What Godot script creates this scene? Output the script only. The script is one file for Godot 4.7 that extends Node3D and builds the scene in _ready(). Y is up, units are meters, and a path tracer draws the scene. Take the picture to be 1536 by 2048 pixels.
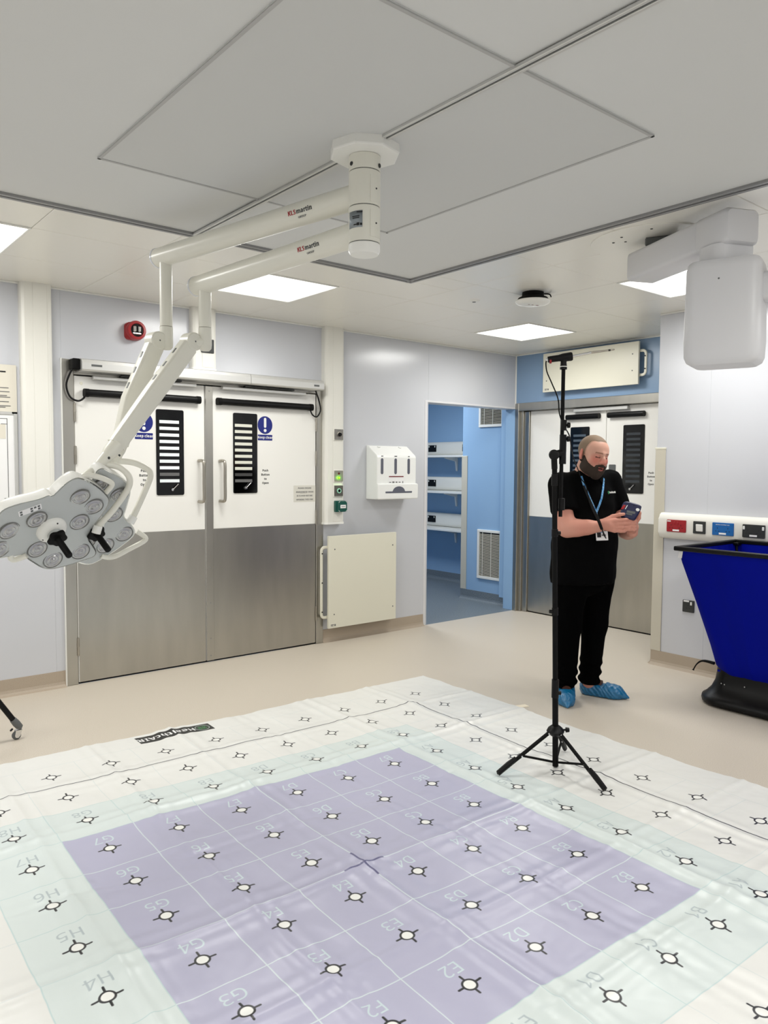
extends Node3D
# An operating theatre with a test sheet laid on the floor, a ceiling lamp folded to the left and a man reading a meter.
# World: wall with the big double door is z = 0, the blue wall with the second door is x = 0, y is up, metres.

const H := 2.624
var M := {}
var used := {}
var fonts := {}

func _ready() -> void:
	setup_camera_and_light()
	make_materials()
	build_room()
	build_ceiling()
	build_door_one()
	build_door_two()
	build_corridor()
	build_sheet()
	build_wall_things()
	build_surgical_light()
	build_pendant()
	build_bin()
	build_stand()
	build_person()
	build_small_things()

func setup_camera_and_light() -> void:
	var cam := Camera3D.new()
	cam.name = "camera"
	cam.fov = rad_to_deg(2.0 * atan(1024.0 / 1532.83))
	cam.keep_aspect = Camera3D.KEEP_HEIGHT
	cam.near = 0.05
	cam.far = 60.0
	add_child(cam)
	cam.transform = Transform3D(Basis(Vector3(0.7725, 0.0065, 0.6350), Vector3(0.0322, 0.9983, -0.0494), Vector3(-0.6342, 0.0586, 0.7709)).orthonormalized(), Vector3(-6.0567, 1.4783, 5.2506))
	cam.current = true
	var we := WorldEnvironment.new()
	we.name = "environment"
	var e := Environment.new()
	e.background_mode = Environment.BG_COLOR
	e.background_color = Color(0.5, 0.52, 0.55)
	e.tonemap_mode = Environment.TONE_MAPPER_LINEAR
	e.tonemap_exposure = 1.7
	e.sdfgi_enabled = true
	e.ssao_enabled = true
	e.ssil_enabled = true
	we.environment = e
	add_child(we)
	# the room's recessed light panels, on the ceiling's 0.615 x 0.602 grid: [x centre, z centre, energy]
	for c in [[-5.283, 0.936], [-3.438, 0.936], [-0.978, 0.936], [-1.593, 2.742], [-7.128, 2.742], [-7.128, 0.936], [-5.283, 5.15], [-3.438, 5.15], [-1.593, 5.15], [-7.128, 5.15]]:
		panel_light(Vector3(c[0], H, c[1]), 1.0)
	panel_light(Vector3(-0.75, H, -1.35), 2.0, true)

func panel_light(at: Vector3, energy: float, corridor := false) -> void:
	var l := AreaLight3D.new()
	l.name = "panel_light"
	l.area_size = Vector2(0.55, 0.54)
	l.light_energy = energy
	l.light_color = Color(1.0, 0.998, 0.985) if not corridor else Color(0.96, 0.98, 1.0)
	l.set("area_range", 14.0)
	l.set("area_attenuation", 2.0)
	l.shadow_enabled = true
	add_child(l, true)
	l.position = at + Vector3(0, -0.012, 0)
	l.rotation_degrees.x = -90

# ---------------------------------------------------------------- naming
func numbered(n: String) -> String:
	if not used.has(n):
		used[n] = 0
		return n
	used[n] += 1
	return "%s_%03d" % [n, used[n]]

func thing(called: String, label: String, category: String, at := Vector3.ZERO, turn := 0.0, group := "") -> Node3D:
	var o := Node3D.new()
	o.name = numbered(called)
	add_child(o)
	o.position = at
	o.rotation.y = turn
	tag(o, label, category, group)
	return o

func tag(o: Node, label: String, category: String, group := "") -> void:
	o.set_meta("label", label)
	o.set_meta("category", category)
	if group != "":
		o.set_meta("group", group)

func struct(called: String, label := "", at := Vector3.ZERO) -> Node3D:
	var o := Node3D.new()
	o.name = numbered(called)
	add_child(o)
	o.position = at
	o.set_meta("kind", "structure")
	if label != "":
		o.set_meta("label", label)
		var cat: String = called.split("_")[0]
		o.set_meta("category", cat)
	return o

func part(called: String, st: Variant, m: Material, parent: Node, label := "") -> MeshInstance3D:
	var o := MeshInstance3D.new()
	o.name = called
	if st is SurfaceTool:
		st.generate_normals()
		o.mesh = st.commit()
	else:
		o.mesh = st
	o.material_override = m
	parent.add_child(o, true)
	if label != "":
		o.set_meta("label", label)
	return o

# ---------------------------------------------------------------- materials
func sm(key: String, c: Color, rough := 0.5, metal := 0.0, spec := 0.5) -> StandardMaterial3D:
	var m := StandardMaterial3D.new()
	m.resource_name = key
	m.albedo_color = c
	m.roughness = rough
	m.metallic = metal
	m.metallic_specular = spec
	M[key] = m
	return m

func noise_tex(seed_: int, freq: float, ramp: Array, size := 512, type := FastNoiseLite.TYPE_SIMPLEX_SMOOTH, octaves := 3) -> NoiseTexture2D:
	var n := FastNoiseLite.new()
	n.seed = seed_
	n.noise_type = type
	n.frequency = freq
	n.fractal_octaves = octaves
	var t := NoiseTexture2D.new()
	t.width = size
	t.height = size
	t.seamless = true
	t.noise = n
	var g := Gradient.new()
	var offs := PackedFloat32Array()
	var cols := PackedColorArray()
	for i in ramp.size():
		offs.append(float(i) / (ramp.size() - 1))
		cols.append(ramp[i])
	g.offsets = offs
	g.colors = cols
	t.color_ramp = g
	return t

func tri(m: StandardMaterial3D, t: Texture2D, scale: float) -> void:
	m.albedo_texture = t
	m.uv1_triplanar = true
	m.uv1_world_triplanar = true
	m.uv1_scale = Vector3.ONE * scale

func make_materials() -> void:
	sm("wall", Color(0.80, 0.808, 0.83), 0.2)
	sm("wall_blue", Color(0.58, 0.715, 0.85), 0.32)
	sm("ceiling", Color(0.935, 0.925, 0.89), 0.28)
	sm("joint", Color(0.60, 0.59, 0.56), 0.6)
	sm("fabric_inner", Color(0.81, 0.815, 0.81), 0.75)
	sm("fabric_outer", Color(0.85, 0.855, 0.85), 0.75)
	sm("fabric_seam", Color(0.70, 0.70, 0.695), 0.6)
	sm("alu", Color(0.82, 0.82, 0.81), 0.45, 0.6)
	sm("alu_dark", Color(0.60, 0.60, 0.60), 0.45, 0.6)
	sm("slot", Color(0.10, 0.10, 0.11), 0.7)
	sm("white", Color(0.93, 0.93, 0.91), 0.35)
	sm("white_gloss", Color(0.94, 0.945, 0.935), 0.2)
	sm("cream", Color(0.885, 0.875, 0.81), 0.35)
	sm("door", Color(0.93, 0.925, 0.905), 0.38)
	sm("trunk", Color(0.91, 0.905, 0.875), 0.35)
	sm("lampwhite", Color(0.90, 0.895, 0.85), 0.3)
	sm("lampgrey", Color(0.73, 0.745, 0.74), 0.3)
	sm("black", Color(0.014, 0.014, 0.016), 0.4, 0.0, 0.35)
	sm("black_matt", Color(0.014, 0.014, 0.015), 0.6, 0.0, 0.3)
	sm("black_glass", Color(0.012, 0.012, 0.014), 0.08)
	sm("darkgrey", Color(0.17, 0.18, 0.18), 0.45)
	sm("midgrey", Color(0.36, 0.37, 0.37), 0.45)
	sm("chrome", Color(0.86, 0.86, 0.86), 0.15, 1.0)
	sm("ink", Color(0.06, 0.06, 0.07), 0.6)
	sm("ink_soft", Color(0.42, 0.42, 0.42), 0.6)
	sm("blue_sign", Color(0.03, 0.10, 0.46), 0.4)
	sm("red", Color(0.62, 0.05, 0.07), 0.35)
	sm("red_dark", Color(0.60, 0.04, 0.10), 0.35)
	sm("socket_blue", Color(0.06, 0.38, 0.66), 0.35)
	sm("green", Color(0.02, 0.30, 0.26), 0.35)
	sm("trim", Color(0.86, 0.86, 0.87), 0.35)
	sm("guard", Color(0.79, 0.77, 0.71), 0.45)
	sm("paper", Color(0.865, 0.845, 0.79), 0.6)
	sm("paper_white", Color(0.93, 0.93, 0.93), 0.5)
	sm("skin_mesh", Color(1, 1, 1), 0.5)
	M.skin_mesh.vertex_color_use_as_albedo = true
	M.skin_mesh.metallic_specular = 0.4
	var st := sm("steel", Color(0.73, 0.72, 0.69), 0.31, 0.98)
	var brushed := noise_tex(5, 0.02, [Color(0.95, 0.95, 0.95), Color(1, 1, 1)], 256)
	st.albedo_texture = brushed
	st.uv1_triplanar = true
	st.uv1_world_triplanar = true
	st.uv1_scale = Vector3(1.2, 0.25, 1.2)
	sm("steel_bar", Color(0.68, 0.66, 0.62), 0.3, 1.0)
	var fl := sm("floor", Color(1, 1, 1), 0.42)
	tri(fl, noise_tex(11, 0.11, [Color(0.68, 0.63, 0.565), Color(0.775, 0.735, 0.675), Color(0.83, 0.795, 0.74), Color(0.89, 0.87, 0.83)], 1024, FastNoiseLite.TYPE_SIMPLEX, 2), 2.1)
	var sk := sm("skirting", Color(0.86, 0.83, 0.80), 0.45)
	tri(sk, fl.albedo_texture, 2.1)
	var gf := sm("floor_grey", Color(1, 1, 1), 0.45)
	tri(gf, noise_tex(12, 0.1, [Color(0.33, 0.37, 0.40), Color(0.45, 0.49, 0.52), Color(0.54, 0.57, 0.59)], 512, FastNoiseLite.TYPE_SIMPLEX, 2), 1.6)
	var dif := sm("diffuser", Color(1, 1, 1), 0.5)
	dif.emission_enabled = true
	dif.emission = Color(1.0, 0.99, 0.965)
	dif.emission_energy_multiplier = 1.6

# ---------------------------------------------------------------- mesh helpers
func st0(smooth := false) -> SurfaceTool:
	var st := SurfaceTool.new()
	st.begin(Mesh.PRIMITIVE_TRIANGLES)
	st.set_smooth_group(0 if smooth else -1)
	return st

# a convex polygon whose visible side looks along `out`
func face(st: SurfaceTool, p: Array, out: Vector3) -> void:
	var n := Vector3.ZERO
	for i in range(1, p.size() - 1):
		n += (p[i] - p[0]).cross(p[i + 1] - p[0])
	var flip := n.dot(out) > 0.0      # front faces run clockwise
	for i in range(1, p.size() - 1):
		st.add_vertex(p[0])
		if flip:
			st.add_vertex(p[i + 1])
			st.add_vertex(p[i])
		else:
			st.add_vertex(p[i])
			st.add_vertex(p[i + 1])

func box(st: SurfaceTool, c: Vector3, s: Vector3, bev := 0.0, b := Basis.IDENTITY) -> void:
	var h := s * 0.5
	var e: float = min(bev, min(h.x, min(h.y, h.z)) * 0.95)
	st.set_smooth_group(-1)
	for ax in 3:
		var u := (ax + 1) % 3
		var v := (ax + 2) % 3
		for sg in [-1.0, 1.0]:
			var pts := []
			for q in [[-1, -1], [1, -1], [1, 1], [-1, 1]]:
				var p := Vector3.ZERO
				p[ax] = sg * h[ax]
				p[u] = q[0] * (h[u] - e)
				p[v] = q[1] * (h[v] - e)
				pts.append(c + b * p)
			var o := Vector3.ZERO
			o[ax] = sg
			face(st, pts, b * o)
	if e <= 0.0:
		return
	for ax in 3:          # twelve edges, along ax
		var u := (ax + 1) % 3
		var v := (ax + 2) % 3
		for q in [[-1, -1], [1, -1], [1, 1], [-1, 1]]:
			var pts := []
			for k in [[0, -1], [0, 1], [1, 1], [1, -1]]:
				var p := Vector3.ZERO
				p[ax] = k[1] * (h[ax] - e)
				p[u] = q[0] * (h[u] - (e if k[0] == 0 else 0.0))
				p[v] = q[1] * (h[v] - (e if k[0] == 1 else 0.0))
				pts.append(c + b * p)
			var o := Vector3.ZERO
			o[u] = q[0]
			o[v] = q[1]
			face(st, pts, b * o)
	for sx in [-1, 1]:
		for sy in [-1, 1]:
			for sz in [-1, 1]:
				var o := Vector3(sx, sy, sz)
				face(st, [c + b * (o * Vector3(h.x, h.y - e, h.z - e)), c + b * (o * Vector3(h.x - e, h.y, h.z - e)), c + b * (o * Vector3(h.x - e, h.y - e, h.z))], b * o)

func boxm(c: Vector3, s: Vector3, bev := 0.0, b := Basis.IDENTITY) -> SurfaceTool:
	var st := st0()
	box(st, c, s, bev, b)
	return st

# box between two corners
func span(a: Vector3, b: Vector3, bev := 0.0) -> SurfaceTool:
	return boxm((a + b) * 0.5, (b - a).abs(), bev)

func frames(path: Array) -> Array:
	var out := []
	var t0: Vector3 = (path[1] - path[0]).normalized()
	var n := t0.cross(Vector3.UP)
	if n.length() < 0.1:
		n = t0.cross(Vector3.RIGHT)
	n = n.normalized()
	for i in path.size():
		var t: Vector3
		if i == 0:
			t = path[1] - path[0]
		elif i == path.size() - 1:
			t = path[i] - path[i - 1]
		else:
			t = (path[i] - path[i - 1]).normalized() + (path[i + 1] - path[i]).normalized()
		t = t.normalized()
		n = (n - t * n.dot(t)).normalized()
		out.append([t, n, t.cross(n)])
	return out

# sweep a section (Vector2s: along n and along t x n) down a path; scale[i] per point
func sweep(st: SurfaceTool, path: Array, section: Array, scale: Array = [], smooth := true, caps := true, fr: Array = []) -> void:
	if fr.is_empty():
		fr = frames(path)
	var rings := []
	for i in path.size():
		var k: float = scale[i] if scale.size() > i else 1.0
		var r := []
		for s in section:
			r.append(path[i] + fr[i][1] * s.x * k + fr[i][2] * s.y * k)
		rings.append(r)
	st.set_smooth_group(0 if smooth else -1)
	for i in path.size() - 1:
		var mid: Vector3 = (path[i] + path[i + 1]) * 0.5
		for j in section.size():
			var j2 := (j + 1) % section.size()
			var q: Array = [rings[i][j], rings[i][j2], rings[i + 1][j2], rings[i + 1][j]]
			# direction out of the section: use the section's winding
			var d: Vector2 = section[j2] - section[j]
			var o2 := Vector2(d.y, -d.x) * area_sign(section)
			face(st, q, fr[i][1] * o2.x + fr[i][2] * o2.y)
	if caps:
		st.set_smooth_group(-1)
		cap(st, rings[0], -fr[0][0], section)
		cap(st, rings[-1], fr[-1][0], section)

func cap(st: SurfaceTool, ring: Array, out: Vector3, section: Array) -> void:
	var poly := PackedVector2Array(section)
	var idx := Geometry2D.triangulate_polygon(poly)
	for k in range(0, idx.size(), 3):
		face(st, [ring[idx[k]], ring[idx[k + 1]], ring[idx[k + 2]]], out)

func area_sign(s: Array) -> float:
	var a := 0.0
	for i in s.size():
		var p: Vector2 = s[i]
		var q: Vector2 = s[(i + 1) % s.size()]
		a += p.x * q.y - q.x * p.y
	return 1.0 if a > 0.0 else -1.0

func circle2(r: float, seg := 14, ry := -1.0) -> Array:
	var o := []
	for i in seg:
		var a := TAU * i / seg
		o.append(Vector2(cos(a) * r, sin(a) * (r if ry < 0.0 else ry)))
	return o

func tube(st: SurfaceTool, path: Array, r: float, seg := 14, scale: Array = []) -> void:
	sweep(st, path, circle2(r, seg), scale)

func tubem(path: Array, r: float, seg := 14, scale: Array = []) -> SurfaceTool:
	var st := st0()
	tube(st, path, r, seg, scale)
	return st

# Catmull-Rom through points
func curve(pts: Array, per := 6) -> Array:
	var out := []
	for i in pts.size() - 1:
		var a: Vector3 = pts[max(i - 1, 0)]
		var b: Vector3 = pts[i]
		var c: Vector3 = pts[i + 1]
		var d: Vector3 = pts[min(i + 2, pts.size() - 1)]
		for k in per:
			out.append(b.cubic_interpolate(c, a, d, float(k) / per))
	out.append(pts[-1])
	return out

# profile of (radius, height along the axis); xf puts the axis (its y) in place
func lathe(st: SurfaceTool, prof: Array, xf := Transform3D(), seg := 24, hard := 35.0) -> void:
	var g := 0
	for i in prof.size() - 1:
		var p: Vector2 = prof[i]
		var q: Vector2 = prof[i + 1]
		if i > 0:
			var d0: Vector2 = prof[i] - prof[i - 1]
			if abs(rad_to_deg(d0.angle_to(q - p))) > hard:
				g += 1
		st.set_smooth_group(g)
		for j in seg:
			var a := TAU * j / seg
			var b := TAU * (j + 1) / seg
			var m := (a + b) * 0.5
			var d := q - p
			var out := Vector3(cos(m) * d.y, -d.x, sin(m) * d.y)
			var pts := [Vector3(cos(a) * p.x, p.y, sin(a) * p.x), Vector3(cos(b) * p.x, p.y, sin(b) * p.x), Vector3(cos(b) * q.x, q.y, sin(b) * q.x), Vector3(cos(a) * q.x, q.y, sin(a) * q.x)]
			if p.x < 0.00001:
				pts.remove_at(1)
			elif q.x < 0.00001:
				pts.remove_at(2)
			for k in pts.size():
				pts[k] = xf * pts[k]
			face(st, pts, xf.basis * out)
	st.set_smooth_group(-1)

func lathem(prof: Array, xf := Transform3D(), seg := 24, hard := 35.0) -> SurfaceTool:
	var st := st0()
	lathe(st, prof, xf, seg, hard)
	return st

# transform whose y axis looks along `dir`
func along(at: Vector3, dir: Vector3, hint := Vector3.FORWARD) -> Transform3D:
	var y := dir.normalized()
	var z := hint
	if abs(y.dot(z.normalized())) > 0.95:
		z = Vector3.RIGHT
	var x := y.cross(z).normalized()
	z = x.cross(y)
	return Transform3D(Basis(x, y, z), at)

# transform for flat things: local x right, y up, z out of the surface
func facing(at: Vector3, out: Vector3, up := Vector3.UP) -> Transform3D:
	var z := out.normalized()
	var x := up.cross(z).normalized()
	return Transform3D(Basis(x, z.cross(x), z), at)

func rrect(w: float, h: float, r: float, n := 4) -> Array:
	var o := []
	for q in [[1, 1, 0.0], [-1, 1, 90.0], [-1, -1, 180.0], [1, -1, 270.0]]:
		for k in n + 1:
			var a := deg_to_rad(q[2] + 90.0 * k / n)
			o.append(Vector2(q[0] * (w * 0.5 - r) + cos(a) * r, q[1] * (h * 0.5 - r) + sin(a) * r))
	return o

func inset(poly: Array, d: float) -> Array:
	var s := area_sign(poly)
	var o := []
	var n := poly.size()
	for i in n:
		var a: Vector2 = (poly[i] - poly[(i + n - 1) % n]).normalized()
		var b: Vector2 = (poly[(i + 1) % n] - poly[i]).normalized()
		var na := Vector2(-a.y, a.x) * s
		var nb := Vector2(-b.y, b.x) * s
		var m := (na + nb)
		m = m / max(m.dot(na), 0.35)
		o.append(poly[i] + m * d)
	return o

# polygon (x, y) raised from z0 to z1 with a rounded front edge of `bev`
func prism(st: SurfaceTool, poly: Array, z0: float, z1: float, xf := Transform3D(), bev := 0.0, smooth := false, back := true) -> void:
	var rings := [[poly, z0]]
	if bev > 0.0:
		rings.append([poly, z1 - bev])
		rings.append([inset(poly, bev * 0.3), z1 - bev * 0.3])
		rings.append([inset(poly, bev), z1])
	else:
		rings.append([poly, z1])
	var s := area_sign(poly)
	st.set_smooth_group(0 if smooth else -1)
	for k in rings.size() - 1:
		var pa: Array = rings[k][0]
		var pb: Array = rings[k + 1][0]
		for i in poly.size():
			var j := (i + 1) % poly.size()
			var d: Vector2 = poly[j] - poly[i]
			var out := Vector3(d.y * s, -d.x * s, 0.6 * d.length() if k > 0 else 0.0)
			face(st, [xf * v3(pa[i], rings[k][1]), xf * v3(pa[j], rings[k][1]), xf * v3(pb[j], rings[k + 1][1]), xf * v3(pb[i], rings[k + 1][1])], xf.basis * out)
	st.set_smooth_group(-1)
	var idx := Geometry2D.triangulate_polygon(PackedVector2Array(rings[-1][0]))
	for k in range(0, idx.size(), 3):
		var p: Array = rings[-1][0]
		face(st, [xf * v3(p[idx[k]], z1), xf * v3(p[idx[k + 1]], z1), xf * v3(p[idx[k + 2]], z1)], xf.basis.z)
		if back:
			face(st, [xf * v3(poly[idx[k]], z0), xf * v3(poly[idx[k + 1]], z0), xf * v3(poly[idx[k + 2]], z0)], -xf.basis.z)

func v3(p: Vector2, z: float) -> Vector3:
	return Vector3(p.x, p.y, z)

func prismm(poly: Array, z0: float, z1: float, xf := Transform3D(), bev := 0.0, smooth := false) -> SurfaceTool:
	var st := st0()
	prism(st, poly, z0, z1, xf, bev, smooth)
	return st

func font(style := "Droid Sans", bold := false) -> SystemFont:
	var k := style + str(bold)
	if not fonts.has(k):
		var f := SystemFont.new()
		f.font_names = PackedStringArray([style])
		f.font_weight = 700 if bold else 400
		fonts[k] = f
	return fonts[k]

# flat raised lettering: h is the capital height, xf's z looks out of the surface
func letters(s: String, h: float, xf: Transform3D, m: Material, parent: Node, called := "lettering", bold := false, align := HORIZONTAL_ALIGNMENT_CENTER, stretch := 1.0) -> MeshInstance3D:
	var t := TextMesh.new()
	t.text = s
	t.font = font("Droid Sans", bold)
	t.font_size = 48
	t.pixel_size = h / (48.0 * 0.714)
	t.depth = 0.0012
	t.curve_step = 2.0
	t.horizontal_alignment = align
	t.vertical_alignment = VERTICAL_ALIGNMENT_CENTER
	var o := MeshInstance3D.new()
	o.name = called
	o.mesh = t
	o.material_override = m
	parent.add_child(o, true)
	o.transform = xf.scaled_local(Vector3(stretch, 1, 1))
	return o

# ---------------------------------------------------------------- room
func wall_box(parent: Node, a: Vector3, b: Vector3, m: Material) -> void:
	part("wall_panel", span(a, b, 0.0015), m, parent)

func skirt(parent: Node, a: Vector3, b: Vector3, n: Vector3, m: Material) -> void:
	var prof := [Vector2(0.0, 0.108), Vector2(0.005, 0.108), Vector2(0.006, 0.035), Vector2(0.011, 0.018), Vector2(0.020, 0.007), Vector2(0.032, 0.0012), Vector2(0.036, -0.004), Vector2(0.0, -0.004)]
	var st := st0()
	var t := (b - a).normalized()
	var fr := [[t, n, Vector3.UP], [t, n, Vector3.UP]]
	sweep(st, [a, b], prof, [], false, true, fr)
	part("cove", st, m, parent)

func build_room() -> void:
	var f := struct("floor", "beige speckled vinyl floor of the theatre")
	part("vinyl", span(Vector3(-8.5, -0.1, 0.0), Vector3(0.2, 0, 6.6)), M.floor, f)
	var w := struct("wall_left", "pale lavender panelled wall around the big double door")
	var WL: Material = M.wall
	for x in [[-8.4, -7.2], [-7.2, -6.0], [-6.0, -4.543], [-4.543, -4.48]]:
		wall_box(w, Vector3(x[0], 0, -0.1), Vector3(x[1], H + 0.1, 0), WL)
	wall_box(w, Vector3(-4.48, 2.17, -0.1), Vector3(-3.45, H + 0.1, 0), WL)
	wall_box(w, Vector3(-3.45, 2.17, -0.1), Vector3(-2.405, H + 0.1, 0), WL)
	wall_box(w, Vector3(-2.405, 0, -0.1), Vector3(-1.215, H + 0.1, 0), WL)
	wall_box(w, Vector3(-1.215, 2.08, -0.1), Vector3(0.0, H + 0.1, 0), WL)
	part("backing", span(Vector3(-8.5, 0, -0.14), Vector3(-1.3, H + 0.1, -0.1)), M.wall_blue, w)
	var tr := struct("trim_1", "white trim around the open doorway to the blue corridor")
	part("jamb", span(Vector3(-1.258, 0.0, -0.16), Vector3(-1.232, 2.078, 0.004), 0.002), M.trim, tr)
	part("head", span(Vector3(-1.258, 2.078, -0.16), Vector3(-0.002, 2.096, 0.004), 0.002), M.trim, tr)
	var cr := struct("trim_2", "thin white corner bead between lavender and blue wall")
	part("bead", span(Vector3(-0.012, 2.1, 0.0), Vector3(0.0, H, 0.012), 0.002), M.white, cr)
	part("ceiling_bead", span(Vector3(-8.4, H - 0.012, 0.0), Vector3(0, H, 0.008), 0.002), M.white, cr)
	part("ceiling_bead", span(Vector3(-0.008, H - 0.012, 0.0), Vector3(0, H, 2.1), 0.002), M.white, cr)
	part("ceiling_bead", span(Vector3(-0.828, H - 0.012, 2.1), Vector3(-0.82, H, 6.4), 0.002), M.white, cr)
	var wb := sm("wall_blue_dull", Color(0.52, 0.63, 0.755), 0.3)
	var b := struct("wall_back", "blue wall above the second double door")
	wall_box(b, Vector3(0, 2.13, 0.0), Vector3(0.14, H + 0.1, 2.1), wb)
	part("backing", span(Vector3(0.14, 0, -0.1), Vector3(0.2, H + 0.1, 2.2)), M.wall_blue, b)
	var c := struct("wall_right", "pale lavender wall beside the second double door")
	var zs := [2.1, 2.505, 3.7, 4.9, 6.4]
	for i in 4:
		wall_box(c, Vector3(-0.82, 0, zs[i]), Vector3(-0.72, H + 0.1, zs[i + 1]), WL)
	part("return_panel", span(Vector3(-0.72, 0, 2.1), Vector3(0.2, H + 0.1, 2.2)), WL, c)
	var d := struct("wall_front", "far lavender walls of the theatre")
	wall_box(d, Vector3(-8.5, 0, 6.4), Vector3(-0.72, H + 0.1, 6.5), WL)
	var g := struct("wall_side", "far end lavender wall of the theatre")
	wall_box(g, Vector3(-8.5, 0, 0.0), Vector3(-8.4, H + 0.1, 6.4), WL)
	var s1 := struct("baseboard_left", "coved speckled vinyl skirting of the lavender wall")
	skirt(s1, Vector3(-8.4, 0, 0), Vector3(-4.485, 0, 0), Vector3(0, 0, 1), M.skirting)
	skirt(s1, Vector3(-2.405, 0, 0), Vector3(-1.262, 0, 0), Vector3(0, 0, 1), M.skirting)
	var s2 := struct("baseboard_right", "coved speckled vinyl skirting under the power trunking")
	skirt(s2, Vector3(-0.82, 0, 2.095), Vector3(-0.82, 0, 6.4), Vector3(-1, 0, 0), M.skirting)
	skirt(s2, Vector3(-0.825, 0, 2.1), Vector3(-0.0, 0, 2.1), Vector3(0, 0, -1), M.skirting)

# ---------------------------------------------------------------- ceiling
const CX0 := -5.79
const CX1 := -2.88
const CZ0 := 1.636
const CZ1 := 4.43

func build_ceiling() -> void:
	var c := struct("ceiling", "cream metal tile ceiling with fine joints")
	part("backing", span(Vector3(-8.5, H + 0.012, -0.1), Vector3(0.2, H + 0.12, 6.5)), M.joint, c)
	var lights := {}
	for p in [[-5.283, 0.936], [-3.438, 0.936], [-0.978, 0.936], [-1.593, 2.742], [-7.128, 2.742], [-7.128, 0.936], [-5.283, 5.15], [-3.438, 5.15], [-1.593, 5.15], [-7.128, 5.15]]:
		lights["%d,%d" % [roundi((-0.9775 - p[0]) / 0.615), roundi((p[1] - 0.936) / 0.602)]] = true
	for i in range(-2, 13):
		for k in range(-2, 10):
			if lights.has("%d,%d" % [i, k]):
				continue
			var x1 := -0.67 - 0.615 * i
			var x0 := x1 - 0.615
			var z0 := 0.635 + 0.602 * k
			var z1 := z0 + 0.602
			x0 = maxf(x0, -8.4); x1 = minf(x1, 0.0); z0 = maxf(z0, 0.0); z1 = minf(z1, 6.4)
			for r in cut(x0, x1, z0, z1):
				if r[1] - r[0] > 0.02 and r[3] - r[2] > 0.02:
					part("ceiling_panel", span(Vector3(r[0] + 0.001, H, r[2] + 0.001), Vector3(r[1] - 0.001, H + 0.013, r[3] - 0.001), 0.0025), M.ceiling, c)
	# light panels
	var where := [
		[-5.283, 0.936, "flat square light panel cut off by the picture's left edge"],
		[-3.438, 0.936, "flat square light panel behind the folded lamp arms"],
		[-0.978, 0.936, "flat square light panel nearest the corner of lavender and blue wall"],
		[-1.593, 2.742, "flat square light panel half hidden behind the white ceiling unit"],
		[-7.128, 2.742, ""], [-7.128, 0.936, ""], [-5.283, 5.15, ""], [-3.438, 5.15, ""], [-1.593, 5.15, ""], [-7.128, 5.15, ""]]
	for w in where:
		var lab: String = w[2] if w[2] != "" else "flat square light panel outside the picture"
		var t := thing("ceiling_light_panel", lab, "light", Vector3(w[0], H, w[1]), 0.0, "recessed light panels" if w[2] != "" else "light panels out of view")
		light_panel_parts(t)
	# laminar flow canopy
	var k := thing("ceiling_canopy", "large grey fabric airflow canopy with aluminium rails in the ceiling", "canopy", Vector3((CX0 + CX1) / 2, H, (CZ0 + CZ1) / 2))
	var ox := (CX1 - CX0) / 2
	var oz := (CZ1 - CZ0) / 2
	var fr := 0.05
	for q in [[-1, 0], [1, 0], [0, -1], [0, 1]]:
		var st := st0()
		var st2 := st0()
		for g in [[0.0, 0.018], [0.032, 0.05]]:
			if q[0] != 0:
				var xa: float = q[0] * (ox - g[0]); var xb: float = q[0] * (ox - g[1])
				box(st, Vector3((xa + xb) / 2, -0.003, 0), Vector3(0.018, 0.022, oz * 2), 0.002)
			else:
				var za: float = q[1] * (oz - g[0]); var zb: float = q[1] * (oz - g[1])
				box(st, Vector3(0, -0.003, (za + zb) / 2), Vector3(ox * 2 - 0.036, 0.022, 0.018), 0.002)
		if q[0] != 0:
			box(st2, Vector3(q[0] * (ox - 0.025), 0.006, 0), Vector3(0.014, 0.01, oz * 2 - 0.05))
		else:
			box(st2, Vector3(0, 0.006, q[1] * (oz - 0.025)), Vector3(ox * 2 - 0.05, 0.01, 0.014))
		part("frame_rail", st, M.alu_dark, k)
		part("frame_slot", st2, M.slot, k)
	# outer ring of fabric in four pieces and the inner square
	var ix0 := -5.03 - k.position.x
	var ix1 := -3.63 - k.position.x
	var iz0 := 2.31 - k.position.z
	var iz1 := 3.75 - k.position.z
	var a := ox - fr
	var z := oz - fr
	for r in [[-a, a, -z, iz0], [-a, a, iz1, z], [-a, ix0, iz0, iz1], [ix1, a, iz0, iz1]]:
		part("fabric_screen", span(Vector3(r[0], -0.001, r[2]), Vector3(r[1], 0.011, r[3])), M.fabric_outer, k)
	part("fabric_screen", span(Vector3(ix0, -0.006, iz0), Vector3(ix1, 0.01, iz1), 0.003), M.fabric_inner, k)
	for q in [[ix0, ix0 + 0.012, iz0, iz1], [ix1 - 0.012, ix1, iz0, iz1], [ix0, ix1, iz0, iz0 + 0.012], [ix0, ix1, iz1 - 0.012, iz1]]:
		part("seam_strip", span(Vector3(q[0], -0.009, q[2]), Vector3(q[1], -0.005, q[3]), 0.001), M.fabric_seam, k)
	for s in [-1, 1]:
		part("centre_rail", span(Vector3(0.0 + s * 0.005, -0.017, -z), Vector3(0.0 + s * 0.017, -0.005, z), 0.002), M.alu, k)
	part("centre_slot", span(Vector3(-0.005, -0.012, -z), Vector3(0.005, -0.007, z)), M.midgrey, k)

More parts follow.
